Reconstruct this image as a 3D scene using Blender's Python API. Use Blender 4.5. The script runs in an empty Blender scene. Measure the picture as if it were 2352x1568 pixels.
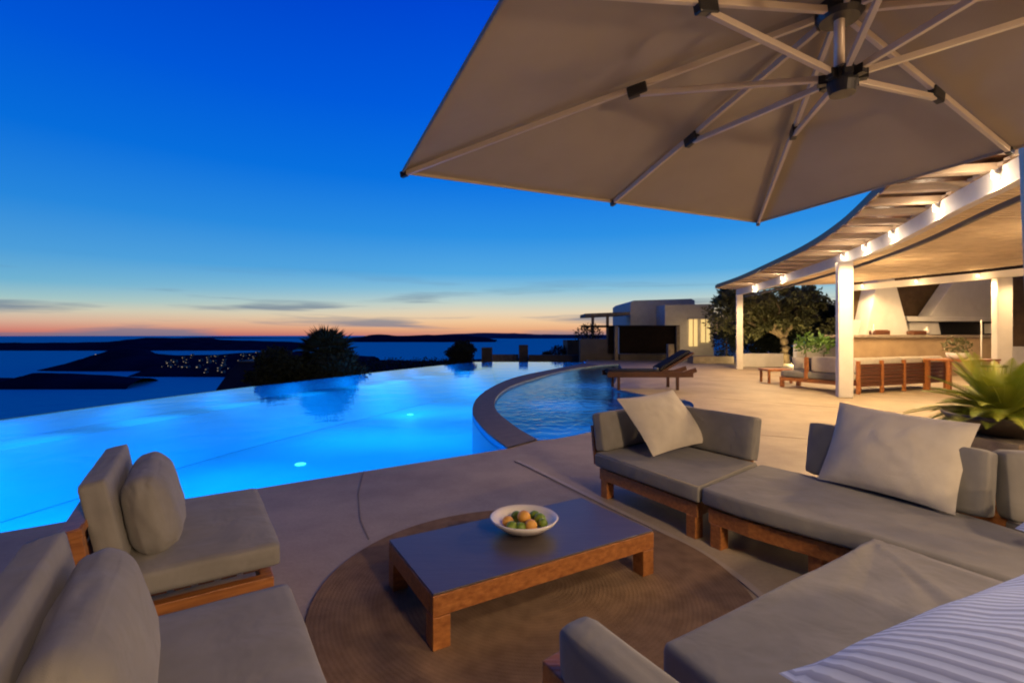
import bpy, bmesh, math, random
from mathutils import Vector, Matrix, noise
from mathutils.geometry import tessellate_polygon
R = math.radians
sc = bpy.context.scene
COL = sc.collection
CH = 1.5                      # eye height above the terrace
FV, CX, CY = 1110.0, 1176.0, 769.0

def W(px, py, z=0.0):         # measured pixel -> point on the level z
    d = FV * (CH - z) / (py - CY)
    return Vector(((px - CX) / FV * d, d, z))
def D(px, py, d):             # measured pixel -> point at the distance d
    return Vector(((px - CX) / FV * d, d, CH - (py - CY) / FV * d))

# ------------------------------------------------------------------ materials
MATS = {}
def new_mat(name):
    m = bpy.data.materials.new(name); m.use_nodes = True
    nt = m.node_tree; b = nt.nodes['Principled BSDF']
    MATS[name] = m
    return m, nt, b
def pmat(name, col, rough=0.6, col2=None, nscale=4.0, bump=0.0, bscale=60.0, spec=0.5, metal=0.0, stretch=None, bdist=0.01, detail=6, rot=(0, 0, 0), sheen=0.0, big=0.0, bigscale=3.0):
    m, nt, b = new_mat(name)
    b.inputs['Roughness'].default_value = rough
    b.inputs['Metallic'].default_value = metal
    b.inputs['Specular IOR Level'].default_value = spec
    b.inputs['Sheen Weight'].default_value = sheen
    b.inputs['Base Color'].default_value = (*col, 1)
    tc = nt.nodes.new('ShaderNodeTexCoord'); mp = nt.nodes.new('ShaderNodeMapping')
    nt.links.new(tc.outputs['Object'], mp.inputs['Vector'])
    mp.inputs['Rotation'].default_value = rot
    if stretch: mp.inputs['Scale'].default_value = stretch
    if col2:
        n = nt.nodes.new('ShaderNodeTexNoise'); n.inputs['Scale'].default_value = nscale; n.inputs['Detail'].default_value = detail
        nt.links.new(mp.outputs['Vector'], n.inputs['Vector'])
        r = nt.nodes.new('ShaderNodeValToRGB')
        r.color_ramp.elements[0].position = 0.32; r.color_ramp.elements[1].position = 0.68
        r.color_ramp.elements[0].color = (*col, 1); r.color_ramp.elements[1].color = (*col2, 1)
        nt.links.new(n.outputs['Fac'], r.inputs['Fac']); nt.links.new(r.outputs['Color'], b.inputs['Base Color'])
    last = None
    if big:
        n3 = nt.nodes.new('ShaderNodeTexNoise'); n3.inputs['Scale'].default_value = bigscale; n3.inputs['Detail'].default_value = 3
        n3.inputs['Distortion'].default_value = 0.6
        nt.links.new(tc.outputs['Object'], n3.inputs['Vector'])
        b3 = nt.nodes.new('ShaderNodeBump'); b3.inputs['Strength'].default_value = 1.0; b3.inputs['Distance'].default_value = big
        nt.links.new(n3.outputs['Fac'], b3.inputs['Height']); last = b3
    if bump:
        n2 = nt.nodes.new('ShaderNodeTexNoise'); n2.inputs['Scale'].default_value = bscale; n2.inputs['Detail'].default_value = 4
        nt.links.new(mp.outputs['Vector'], n2.inputs['Vector'])
        bp = nt.nodes.new('ShaderNodeBump'); bp.inputs['Strength'].default_value = bump; bp.inputs['Distance'].default_value = bdist
        nt.links.new(n2.outputs['Fac'], bp.inputs['Height'])
        if last: nt.links.new(last.outputs['Normal'], bp.inputs['Normal'])
        last = bp
    if last: nt.links.new(last.outputs['Normal'], b.inputs['Normal'])
    return m
def emat(name, col, strength):
    m, nt, b = new_mat(name)
    b.inputs['Base Color'].default_value = (*col, 1)
    b.inputs['Emission Color'].default_value = (*col, 1)
    b.inputs['Emission Strength'].default_value = strength
    return m

wood = pmat('teak', (0.46, 0.185, 0.050), 0.42, (0.27, 0.095, 0.026), 5, 0.25, 9, stretch=(1.2, 9, 9))
wood_d = pmat('teak_dark', (0.14, 0.050, 0.018), 0.5, (0.08, 0.028, 0.011), 6, 0.2, 9, stretch=(1.2, 9, 9))
fab = pmat('taupe_canvas', (0.225, 0.220, 0.205), 0.9, (0.19, 0.185, 0.172), 7, 0.35, 420, spec=0.2, sheen=0.15, bdist=0.003, big=0.02, bigscale=3.2)
fab_n = pmat('slate_canvas', (0.10, 0.105, 0.125), 0.9, (0.08, 0.085, 0.105), 7, 0.35, 420, spec=0.2, bdist=0.003, big=0.008)
fab_l = pmat('sand_linen', (0.58, 0.54, 0.45), 0.95, (0.51, 0.47, 0.39), 9, 0.5, 260, spec=0.15, sheen=0.2, bdist=0.004, big=0.010, bigscale=5)
piping_m = pmat('piping', (0.30, 0.275, 0.23), 0.9, spec=0.2)
canopy_m = pmat('canopy_cloth', (0.43, 0.365, 0.27), 0.85, (0.385, 0.325, 0.24), 2.2, 0.2, 500, spec=0.2, bdist=0.002, big=0.010, bigscale=1.6)
alu = pmat('champagne_metal', (0.66, 0.56, 0.44), 0.42, metal=0.35)
blackp = pmat('black_plastic', (0.018, 0.018, 0.02), 0.35)
white_paint = pmat('white_render', (0.74, 0.72, 0.68), 0.75, (0.66, 0.64, 0.60), 3, 0.25, 40)
white_post = pmat('white_post', (0.74, 0.71, 0.67), 0.6, (0.68, 0.65, 0.61), 3, 0.1, 40)
reed = pmat('reed', (0.66, 0.53, 0.38), 0.8, (0.50, 0.39, 0.27), 3, 0.5, 20, stretch=(1, 1, 6))
bowl_m = pmat('ceramic', (0.80, 0.76, 0.70), 0.18)
lime_m = pmat('lime_skin', (0.14, 0.24, 0.015), 0.4, (0.22, 0.32, 0.03), 12, 0.3, 150)
orange_m = pmat('fruit_skin', (0.80, 0.42, 0.07), 0.4, (0.72, 0.33, 0.05), 12, 0.3, 150)
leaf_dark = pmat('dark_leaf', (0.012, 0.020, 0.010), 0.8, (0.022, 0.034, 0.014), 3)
leaf_olive = pmat('olive_leaf', (0.17, 0.17, 0.06), 0.6, (0.06, 0.07, 0.025), 1.3)
leaf_cyc = pmat('cycad_leaf', (0.13, 0.19, 0.02), 0.5, (0.30, 0.32, 0.03), 3)
leaf_cyc2 = pmat('fresh_leaf', (0.06, 0.15, 0.02), 0.5, (0.10, 0.20, 0.03), 3)
bark = pmat('bark', (0.26, 0.20, 0.12), 0.9, (0.15, 0.11, 0.07), 6, 0.8, 18, bdist=0.03)
conc = None
stone = pmat('stone', (0.34, 0.28, 0.22), 0.85, (0.20, 0.165, 0.13), 5, 0.6, 14, bdist=0.03)
tile_edge = pmat('grey_coping', (0.17, 0.135, 0.115), 0.7, (0.13, 0.105, 0.09), 6, 0.25, 60)
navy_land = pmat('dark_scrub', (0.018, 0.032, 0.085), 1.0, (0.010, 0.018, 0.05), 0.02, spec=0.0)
far_land = pmat('hazy_far_scrub', (0.09, 0.12, 0.22), 1.0, (0.07, 0.095, 0.18), 0.003, spec=0.0)  # haze of distance put into the colour, paler and bluer than nearer land
screen_m = pmat('dark_screen', (0.012, 0.009, 0.008), 0.9, (0.018, 0.012, 0.010), 4, spec=.05)
brown_wall = pmat('brown_plaster', (0.16, 0.10, 0.045), 0.8, (0.10, 0.06, 0.028), 4, 0.3, 30)
charcoal = pmat('charcoal_weave', (0.03, 0.028, 0.03), 0.6, bump=0.4, bscale=90)
grey_rail = pmat('grey_rail', (0.07, 0.065, 0.075), 0.6)
dark_pot = pmat('dark_pot', (0.035, 0.028, 0.022), 0.4, (0.05, 0.04, 0.03), 5)
glow = emat('lamp_glow', (1.0, 0.86, 0.62), 3.0)
win_glow = emat('window_glow', (1.0, 0.72, 0.28), 0.75)
town_glow = emat('town_lamp', (1.0, 0.76, 0.46), 0.42)
tabletop_m = pmat('slate_tabletop', (0.10, 0.082, 0.072), 0.38, (0.078, 0.064, 0.058), 3, 0.10, 12, spec=0.8, stretch=(1.2, 9, 9), rot=(0, 0, -0.54))

# terrace concrete: pale, stained, with trowel marks
m, nt, b = new_mat('terrace_cement'); conc = m
tc = nt.nodes.new('ShaderNodeTexCoord')
n1 = nt.nodes.new('ShaderNodeTexNoise'); n1.inputs['Scale'].default_value = 0.9; n1.inputs['Detail'].default_value = 8; n1.inputs['Roughness'].default_value = 0.65
n2 = nt.nodes.new('ShaderNodeTexNoise'); n2.inputs['Scale'].default_value = 38; n2.inputs['Detail'].default_value = 5
r = nt.nodes.new('ShaderNodeValToRGB'); r.color_ramp.elements[0].position = 0.3; r.color_ramp.elements[1].position = 0.72
r.color_ramp.elements[0].color = (0.33, 0.26, 0.175, 1); r.color_ramp.elements[1].color = (0.56, 0.46, 0.31, 1)
mx = nt.nodes.new('ShaderNodeMixRGB'); mx.blend_type = 'MULTIPLY'; mx.inputs[0].default_value = 0.25
nt.links.new(tc.outputs['Object'], n1.inputs['Vector']); nt.links.new(tc.outputs['Object'], n2.inputs['Vector'])
nt.links.new(n1.outputs['Fac'], r.inputs['Fac']); nt.links.new(r.outputs['Color'], mx.inputs[1]); nt.links.new(n2.outputs['Fac'], mx.inputs[2])
nt.links.new(mx.outputs[0], b.inputs['Base Color']); b.inputs['Roughness'].default_value = 0.62
bp = nt.nodes.new('ShaderNodeBump'); bp.inputs['Strength'].default_value = 0.3; bp.inputs['Distance'].default_value = 0.006
nt.links.new(n2.outputs['Fac'], bp.inputs['Height']); nt.links.new(bp.outputs['Normal'], b.inputs['Normal'])

# woven rug with concentric tone
rug_m = pmat('woven_rug', (0.29, 0.190, 0.115), 0.95, (0.21, 0.135, 0.082), 10, 0.7, 130, spec=0.1, bdist=0.006)

nt = rug_m.node_tree; b = nt.nodes['Principled BSDF']; tc = nt.nodes.new('ShaderNodeTexCoord')
mp = nt.nodes.new('ShaderNodeMapping'); mp.inputs['Location'].default_value = (-.12, -2.88, 0); nt.links.new(tc.outputs['Object'], mp.inputs[0])
wv = nt.nodes.new('ShaderNodeTexWave'); wv.wave_type = 'RINGS'; wv.rings_direction = 'Z'; wv.inputs['Scale'].default_value = 13; wv.inputs['Distortion'].default_value = 1.6; wv.inputs['Detail'].default_value = 3; wv.inputs['Detail Scale'].default_value = 4
nt.links.new(mp.outputs[0], wv.inputs[0]); src = b.inputs['Base Color'].links[0].from_socket
mm = nt.nodes.new('ShaderNodeMixRGB'); mm.blend_type = 'MULTIPLY'; mm.inputs[0].default_value = .07; nt.links.new(src, mm.inputs[1]); nt.links.new(wv.outputs['Color'], mm.inputs[2]); nt.links.new(mm.outputs[0], b.inputs['Base Color'])
bb_ = nt.nodes.new('ShaderNodeBump'); bb_.inputs['Strength'].default_value = .5; bb_.inputs['Distance'].default_value = .002; nt.links.new(wv.outputs['Fac'], bb_.inputs['Height']); nt.links.new(b.inputs['Normal'].links[0].from_socket, bb_.inputs['Normal']); nt.links.new(bb_.outputs[0], b.inputs['Normal'])

# pool plaster
pool_m = pmat('pool_plaster', (0.06, 0.60, 0.88), 0.6, (0.045, 0.54, 0.86), 1.2)

# water surfaces
def water(name, tint, scale, strength, rough, refl=1.0, ior=1.333):
    m, nt, b = new_mat(name); nt.nodes.remove(b)
    out = nt.nodes['Material Output']
    tr = nt.nodes.new('ShaderNodeBsdfTransparent'); tr.inputs['Color'].default_value = (*tint, 1)
    gl = nt.nodes.new('ShaderNodeBsdfGlossy'); gl.inputs['Roughness'].default_value = rough
    gl.inputs['Color'].default_value = (*refl, 1)
    fr = nt.nodes.new('ShaderNodeFresnel'); fr.inputs['IOR'].default_value = ior
    mix = nt.nodes.new('ShaderNodeMixShader')
    tc = nt.nodes.new('ShaderNodeTexCoord'); n = nt.nodes.new('ShaderNodeTexNoise')
    n.inputs['Scale'].default_value = scale; n.inputs['Detail'].default_value = 3; n.inputs['Distortion'].default_value = 0.5
    bp = nt.nodes.new('ShaderNodeBump'); bp.inputs['Strength'].default_value = strength; bp.inputs['Distance'].default_value = 0.05
    nt.links.new(tc.outputs['Object'], n.inputs['Vector']); nt.links.new(n.outputs['Fac'], bp.inputs['Height'])
    nt.links.new(bp.outputs['Normal'], gl.inputs['Normal']); nt.links.new(bp.outputs['Normal'], fr.inputs['Normal'])
    nt.links.new(fr.outputs['Fac'], mix.inputs['Fac']); nt.links.new(tr.outputs[0], mix.inputs[1]); nt.links.new(gl.outputs[0], mix.inputs[2])
    nt.links.new(mix.outputs[0], out.inputs['Surface'])
    return m
pool_water = water('pool_water', (0.20, 0.90, 1.0), 1.4, 0.15, 0.04, (.78,.94,1.0))
spa_water = water('spa_water', (0.12, 0.50, 0.95), 3.2, 0.45, 0.10, (.74,.88,1.0))
# sea
m, nt, b = new_mat('sea_water'); sea_m = m
nt.nodes.remove(b)
df = nt.nodes.new('ShaderNodeBsdfDiffuse'); df.inputs['Color'].default_value = (0.006, 0.50, 0.60, 1)
gl = nt.nodes.new('ShaderNodeBsdfGlossy'); gl.inputs['Color'].default_value = (0.03, 0.85, 1.0, 1); gl.inputs['Roughness'].default_value = 0.62
mxs = nt.nodes.new('ShaderNodeMixShader'); mxs.inputs[0].default_value = .55
tc = nt.nodes.new('ShaderNodeTexCoord'); n = nt.nodes.new('ShaderNodeTexNoise'); n.inputs['Scale'].default_value = 0.05; n.inputs['Detail'].default_value = 6
bp = nt.nodes.new('ShaderNodeBump'); bp.inputs['Strength'].default_value = 1.0; bp.inputs['Distance'].default_value = 3.0
nt.links.new(tc.outputs['Object'], n.inputs['Vector']); nt.links.new(n.outputs['Fac'], bp.inputs['Height']); nt.links.new(bp.outputs['Normal'], gl.inputs['Normal'])
nt.links.new(df.outputs[0], mxs.inputs[1]); nt.links.new(gl.outputs[0], mxs.inputs[2]); nt.links.new(mxs.outputs[0], nt.nodes['Material Output'].inputs['Surface'])

# striped throw pillow
m, nt, b = new_mat('striped_cotton'); striped = m
tc = nt.nodes.new('ShaderNodeTexCoord'); wv = nt.nodes.new('ShaderNodeTexWave'); wv.wave_type = 'BANDS'; wv.bands_direction = 'X'
wv.inputs['Scale'].default_value = 13; wv.inputs['Distortion'].default_value = 0.6; wv.inputs['Detail'].default_value = 1; wv.inputs['Detail Scale'].default_value = 0.6
r = nt.nodes.new('ShaderNodeValToRGB'); r.color_ramp.elements[0].position = 0.35; r.color_ramp.elements[1].position = 0.6
r.color_ramp.elements[0].color = (0.26, 0.31, 0.50, 1); r.color_ramp.elements[1].color = (0.42, 0.51, 0.76, 1)
nt.links.new(tc.outputs['UV'], wv.inputs['Vector']); nt.links.new(wv.outputs['Fac'], r.inputs['Fac']); nt.links.new(r.outputs['Color'], b.inputs['Base Color'])
b.inputs['Roughness'].default_value = 0.9
bp = nt.nodes.new('ShaderNodeBump'); bp.inputs['Strength'].default_value = 0.4; bp.inputs['Distance'].default_value = 0.004
nt.links.new(wv.outputs['Fac'], bp.inputs['Height']); nt.links.new(bp.outputs['Normal'], b.inputs['Normal'])

# ------------------------------------------------------------------ object helpers
def tag(o, label=None, cat=None, group=None, kind=None):
    if label: o['label'] = label
    if cat: o['category'] = cat
    if group: o['group'] = group
    if kind: o['kind'] = kind
    return o
def thing(name, loc, label, cat, group=None):
    o = bpy.data.objects.new(name, None); COL.objects.link(o); o.location = loc
    return tag(o, label, cat, group)

def wloc(p):
    v = Vector((0, 0, 0))
    while p is not None:
        v += p.location; p = p.parent
    return v

class MB:
    def __init__(s): s.v = []; s.f = []; s.uv = None
    def add(s, vs, fs):
        n = len(s.v); s.v += [Vector(v) for v in vs]; s.f += [tuple(i + n for i in f) for f in fs]; return s
    def box(s, c, size, rz=0.0, m=None):
        hx, hy, hz = (a / 2 for a in size); vs = []
        M = Matrix.Rotation(rz, 3, 'Z')
        for z in (-hz, hz):
            for x, y in ((-hx, -hy), (hx, -hy), (hx, hy), (-hx, hy)):
                p = Vector((x, y, z)); p = (m @ p) if m else M @ p
                vs.append(p + Vector(c))
        return s.add(vs, [(3, 2, 1, 0), (4, 5, 6, 7), (0, 1, 5, 4), (1, 2, 6, 5), (2, 3, 7, 6), (3, 0, 4, 7)])
    def prism(s, pts, z0, z1):
        n = len(pts); a = sum(pts[i][0] * pts[(i + 1) % n][1] - pts[(i + 1) % n][0] * pts[i][1] for i in range(n))
        if a < 0: pts = list(reversed(pts))
        vs = [(p[0], p[1], z0) for p in pts] + [(p[0], p[1], z1) for p in pts]
        return s.add(vs, [tuple(reversed(range(n))), tuple(range(n, 2 * n))] + [(i, (i + 1) % n, n + (i + 1) % n, n + i) for i in range(n)])
    def bar(s, a, b, w, h, up=(0, 0, 1)):      # square tube from a to b
        a, b = Vector(a), Vector(b); t = (b - a).normalized(); u = Vector(up)
        x = t.cross(u)
        if x.length < 1e-4: x = t.cross(Vector((1, 0, 0)))
        x.normalize(); y = x.cross(t)
        vs = []
        for p in (a, b):
            for i, j in ((-1, -1), (1, -1), (1, 1), (-1, 1)): vs.append(p + x * i * w / 2 + y * j * h / 2)
        return s.add(vs, [(0, 1, 2, 3), (7, 6, 5, 4), (4, 5, 1, 0), (5, 6, 2, 1), (6, 7, 3, 2), (7, 4, 0, 3)])
    def tube(s, pts, rad, n=10):
        pts = [Vector(p) for p in pts]; rings = []
        if not hasattr(rad, '__len__'): rad = [rad] * len(pts)
        ref = Vector((0.13, 0.07, 1)).normalized()
        for i, p in enumerate(pts):
            t = (pts[min(i + 1, len(pts) - 1)] - pts[max(i - 1, 0)]).normalized()
            x = t.cross(ref)
            if x.length < 0.05: x = t.cross(Vector((1, 0, 0)))
            x.normalize(); y = x.cross(t)
            rings.append([p + (x * math.cos(2 * math.pi * k / n) + y * math.sin(2 * math.pi * k / n)) * rad[i] for k in range(n)])
        vs = [v for r_ in rings for v in r_]
        fs = [(i * n + k, i * n + (k + 1) % n, (i + 1) * n + (k + 1) % n, (i + 1) * n + k) for i in range(len(pts) - 1) for k in range(n)]
        fs += [tuple(range(n - 1, -1, -1)), tuple((len(pts) - 1) * n + k for k in range(n))]
        return s.add(vs, fs)
    def lathe(s, c, prof, n=40):
        vs = []; c = Vector(c)
        for rr, z in prof:
            for k in range(n): vs.append(c + Vector((rr * math.cos(2 * math.pi * k / n), rr * math.sin(2 * math.pi * k / n), z)))
        fs = [(i * n + k, i * n + (k + 1) % n, (i + 1) * n + (k + 1) % n, (i + 1) * n + k) for i in range(len(prof) - 1) for k in range(n)]
        fs += [tuple(range(n - 1, -1, -1)), tuple((len(prof) - 1) * n + k for k in range(n))]
        return s.add(vs, fs)
    def ball(s, c, r, sq=(1, 1, 1), n=14):
        prof = [(max(1e-3, r * math.sin(math.pi * i / n)), -r * math.cos(math.pi * i / n)) for i in range(n + 1)]
        m = MB().lathe((0, 0, 0), prof, n * 2)
        return s.add([Vector((v.x * sq[0], v.y * sq[1], v.z * sq[2])) + Vector(c) for v in m.v], m.f)
    def sweep(s, pts, w, z0, z1):   # horizontal ribbon beam along a polyline
        n = len(pts); vs = []
        for i in range(n):
            a = Vector(pts[max(i - 1, 0)][:2]); b_ = Vector(pts[min(i + 1, n - 1)][:2]); t = (b_ - a).normalized(); nn = Vector((-t.y, t.x))
            p = Vector(pts[i][:2])
            for sgn, z in ((-1, z0), (1, z0), (1, z1), (-1, z1)):
                q = p + nn * sgn * w / 2; vs.append((q.x, q.y, z))
        fs = []
        for i in range(n - 1):
            for k in range(4):
                fs.append((i * 4 + k, i * 4 + (k + 1) % 4, (i + 1) * 4 + (k + 1) % 4, (i + 1) * 4 + k))
        fs += [(3, 2, 1, 0), tuple((n - 1) * 4 + k for k in range(4))]
        return s.add(vs, fs)
    def build(s, name, mat, parent=None, bevel=0.0, seg=2, smooth=False, fix=False):
        off = wloc(parent) if parent else Vector((0, 0, 0))
        me = bpy.data.meshes.new(name); me.from_pydata([tuple(v - off) for v in s.v], [], s.f)
        bm = bmesh.new(); bm.from_mesh(me)
        bmesh.ops.recalc_face_normals(bm, faces=bm.faces)
        if bevel:
            es = [e for e in bm.edges if len(e.link_faces) == 2 and e.calc_face_angle(0) > 0.5]
            bmesh.ops.bevel(bm, geom=es, offset=bevel, segments=seg, profile=0.5, affect='EDGES')
        bm.to_mesh(me); bm.free()
        for p in me.polygons: p.use_smooth = smooth
        if s.uv:
            uvl = me.uv_layers.new(name='UVMap')
            for lp in me.loops: uvl.data[lp.index].uv = s.uv[lp.vertex_index]
        me.materials.append(mat)
        o = bpy.data.objects.new(name, me); COL.objects.link(o)
        if parent: o.parent = parent
        if smooth and bevel:
            try: me.set_sharp_from_angle(angle=R(50))
            except Exception: pass
        return o

def copy_tree(o, parent=None):
    c = o.copy(); COL.objects.link(c)
    if parent: c.parent = parent
    for ch in list(o.children): copy_tree(ch, c)
    return c

# soft goods -------------------------------------------------------------
def rbox(size, r, puff=0.0, n=14, wr=0.0, seed=0):
    hx, hy, hz = (a / 2 for a in size)
    idx = {}; V = []; F = []
    def vid(p):
        k = tuple(round(c, 5) for c in p)
        if k not in idx: idx[k] = len(V); V.append(Vector(p))
        return idx[k]
    for ax in range(3):
        for sg in (-1, 1):
            for i in range(n):
                for j in range(n):
                    q = []
                    for di, dj in ((0, 0), (1, 0), (1, 1), (0, 1)):
                        a = -1 + 2 * (i + di) / n; b_ = -1 + 2 * (j + dj) / n
                        a = math.sin(a * math.pi / 2) * .35 + a * .65; b_ = math.sin(b_ * math.pi / 2) * .35 + b_ * .65
                        p = [0, 0, 0]; p[ax] = sg; p[(ax + 1) % 3] = a; p[(ax + 2) % 3] = b_
                        q.append(vid(p))
                    F.append(tuple(q if sg > 0 else reversed(q)))
    out = []
    for p in V:
        q = Vector((p.x * hx, p.y * hy, p.z * hz))
        inn = Vector((max(-hx + r, min(hx - r, q.x)), max(-hy + r, min(hy - r, q.y)), max(-hz + r, min(hz - r, q.z))))
        d = q - inn
        if d.length > 1e-6: q = inn + d.normalized() * r
        bz = (1 - p.x ** 2) * (1 - p.y ** 2)
        q.z += math.copysign(puff * bz, p.z) if abs(p.z) > 0.3 else 0
        if wr:
            nv = noise.noise(Vector((p.x * 2.3 + seed, p.y * 2.3, p.z * 1.5 + seed * .7))) + .5 * noise.noise(Vector((p.x * 6 + seed, p.y * 6, p.z * 5)))
            q += q.normalized() * wr * nv
        out.append(q)
    return out, F
def cushion(name, mat, parent, c, size, r, puff=0.0, M=None, wr=0.004, seed=0, n=14):
    V, F = rbox(size, min(r, min(size) / 2 * .98), puff, n, wr, seed)
    M = M or Matrix.Identity(3)
    m = MB(); m.add([M @ v + Vector(c) for v in V], F)
    return m.build(name, mat, parent, smooth=True)
def pillow(name, mat, corners, th, label, cat='pillow', group=None, n=26, seed=1, sag=0.012, uvs=1.0):
    c = [Vector(p) for p in corners]                       # TL TR BR BL
    nrm = (c[1] - c[0]).cross(c[3] - c[0]).normalized()
    o_ = sum(c, Vector()) / 4
    V = []; U = []
    for side in (1, -1):
        for i in range(n + 1):
            for j in range(n + 1):
                a, b_ = i / n, j / n
                u, v = 2 * a - 1, 2 * b_ - 1
                # pull edges in between corners
                uu = u * (1 - 0.055 * (1 - v * v)); vv = v * (1 - 0.055 * (1 - u * u))
                A, B_ = (uu + 1) / 2, (vv + 1) / 2
                p = c[0].lerp(c[1], A).lerp(c[3].lerp(c[2], A), B_)
                h = ((1 - u ** 2) ** .55) * ((1 - v ** 2) ** .55)
                nz = noise.noise(Vector((u * 2.1 + seed, v * 2.1, side))) * sag + noise.noise(Vector((u * 5 + seed, v * 4, side * 2))) * sag * .5
                p = p + nrm * side * (th / 2 * h + nz * h)
                V.append(p); U.append((a * uvs, b_ * uvs))
    F = []; N = (n + 1) ** 2
    for i in range(n):
        for j in range(n):
            q = (i * (n + 1) + j, (i + 1) * (n + 1) + j, (i + 1) * (n + 1) + j + 1, i * (n + 1) + j + 1)
            F.append(q); F.append(tuple(N + k for k in reversed(q)))
    m = MB(); m.add([v - o_ for v in V], F); m.uv = U
    o = m.build(name, mat, None, smooth=True)
    o.location = o_
    return tag(o, label, cat, group)

# ------------------------------------------------------------------ outlines of the pool and terrace
def smooth_poly(pts, k=4):
    out = []; n = len(pts)
    for i in range(n - 1):
        p0, p1, p2, p3 = (Vector(pts[max(i - 1, 0)]), Vector(pts[i]), Vector(pts[i + 1]), Vector(pts[min(i + 2, n - 1)]))
        for j in range(k):
            t = j / k
            out.append(0.5 * ((2 * p1) + (p2 - p0) * t + (2 * p0 - 5 * p1 + 4 * p2 - p3) * t * t + (3 * p1 - p0 - 3 * p2 + p3) * t ** 3))
    out.append(Vector(pts[-1])); return out
WZ = -0.045
near = [Vector((-8.2, 0.6)), Vector((-3.90, 3.66)), Vector((-2.43, 4.77)), Vector((-0.06, 6.38))]
ledge = smooth_poly([(-0.06, 6.38), (-0.46, 7.7), (-0.80, 9.74), (-0.72, 12.7), (0.06, 16.8), (1.6, 20.6), (3.75, 25.2), (4.1, 27.7)])
near = smooth_poly([tuple(p) for p in near], 3)
far = smooth_poly([(-2.15, 27.7), (-4.6, 22.4), (-6.3, 18.3), (-8.17, 13.4), (-9.33, 8.8), (-9.9, 5.0), (-10.0, 0.6)])
pool_poly = near[:-1] + ledge + far
spa_poly = smooth_poly([(1.48, 7.72), (0.36, 6.88), (0.02, 7.97), (-0.36, 10.0), (-0.28, 12.7), (0.40, 15.6), (2.3, 20.6), (4.2, 23.6), (5.5, 24.8)]) + \
    smooth_poly([(5.0, 22.0), (4.0, 18.3), (3.35, 15.6), (2.9, 13.8), (3.3, 12.2), (4.0, 11.2), (3.75, 10.0), (2.9, 8.7), (2.1, 8.0)])
deck_outer = [Vector((-10.0, 0.6))] + [Vector(p) for p in ((-12, 0.6), (-12, -14), (60, -14), (60, 48), (6, 48), (4.4, 30), (4.1, 27.7))]
# terrace outline: around the near shore and the ledge of the pool
terr = near[:-1] + ledge + [Vector(p) for p in ((4.4, 27.9), (6, 48), (60, 48), (60, -14), (-12, -14), (-12, 0.6))]

def flat(name, outer, holes, z, mat, skirt=None):
    loops = [[Vector((p[0], p[1], 0)) for p in outer]] + [[Vector((p[0], p[1], 0)) for p in h] for h in holes]
    tris = tessellate_polygon(loops); vs = [v for l in loops for v in l]
    m = MB(); m.add([(v.x, v.y, z) for v in vs], [tuple(t) for t in tris])
    if skirt is not None:
        for l in loops:
            n = len(l)
            m.add([(v.x, v.y, z) for v in l] + [(v.x, v.y, skirt) for v in l], [(i, (i + 1) % n, n + (i + 1) % n, n + i) for i in range(n)])
    return m
o = flat('terrace', terr, [spa_poly], 0.0, conc, None); o = o.build('terrace', conc); tag(o, kind='structure')
me = o.data
for p in me.polygons:
    if p.normal.z < 0: p.flip()
# inner walls of the terrace edge
m = MB(); n = len(terr); m.add([(p.x, p.y, -0.002) for p in terr] + [(p.x, p.y, -2.4) for p in terr], [(i, (i + 1) % n, n + (i + 1) % n, n + i) for i in range(n)])
tag(m.build('terrace_edge', pool_m), kind='structure')
# coping strip between the two pools (dark tone in the photo)
cop = MB()
inner = smooth_poly([(0.36, 6.88), (0.02, 7.97), (-0.36, 10.0), (-0.28, 12.7), (0.40, 15.6), (2.3, 20.6), (4.2, 23.6)], 4)
outer_ = smooth_poly([(-0.06, 6.38), (-0.46, 7.7), (-0.80, 9.74), (-0.72, 12.7), (0.06, 16.8), (1.6, 20.6), (3.75, 25.2)], 4)
outer_ = [p + Vector((-0.0, 0)) for p in outer_]
vs = []; nn = len(inner)
for z in (0.004, 0.018):
    vs += [(p.x, p.y, z) for p in outer_] + [(p.x, p.y, z) for p in inner]
fs = []
for i in range(nn - 1):
    fs.append((i, i + 1, nn + i + 1, nn + i)); k = 2 * nn
    fs.append((k + i, k + i + 1, k + nn + i + 1, k + nn + i))
    fs.append((i, i + 1, k + i + 1, k + i)); fs.append((nn + i, nn + i + 1, k + nn + i + 1, k + nn + i))
cop.add(vs, fs); tag(cop.build('coping', tile_edge), kind='structure')

# pool basin
m = MB(); n = len(pool_poly)
inn = pool_poly
cx_, cy_ = -3.5, 12.5
def inset(p, k): return Vector((cx_ + (p.x - cx_) * k, cy_ + (p.y - cy_) * k))
m.add([(p.x, p.y, WZ - .02) for p in pool_poly] + [(p.x, p.y, -1.45) for p in pool_poly], [(i, (i + 1) % n, n + (i + 1) % n, n + i) for i in range(n)])
fl = flat('', pool_poly, [], -1.45, None); m.add(fl.v, fl.f)
# shallow shelf along the infinity edge
fsh = [p for p in far]; ins = []; ins2 = []
for i, p in enumerate(fsh):
    a = fsh[max(i - 1, 0)]; b_ = fsh[min(i + 1, len(fsh) - 1)]; t = (b_ - a).normalized(); ins.append(p + Vector((-t.y, t.x)) * 1.0); ins2.append(p + Vector((-t.y, t.x)) * 1.5)
sh = [(p.x, p.y, -.42) for p in fsh] + [(p.x, p.y, -.42) for p in ins] + [(p.x, p.y, -1.44) for p in ins2]
k = len(fsh)
m.add(sh, [(i, i + 1, k + i + 1, k + i) for i in range(k - 1)] + [(k + i, k + i + 1, 2 * k + i + 1, 2 * k + i) for i in range(k - 1)])
tag(m.build('pool_basin', pool_m), kind='structure')
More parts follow.
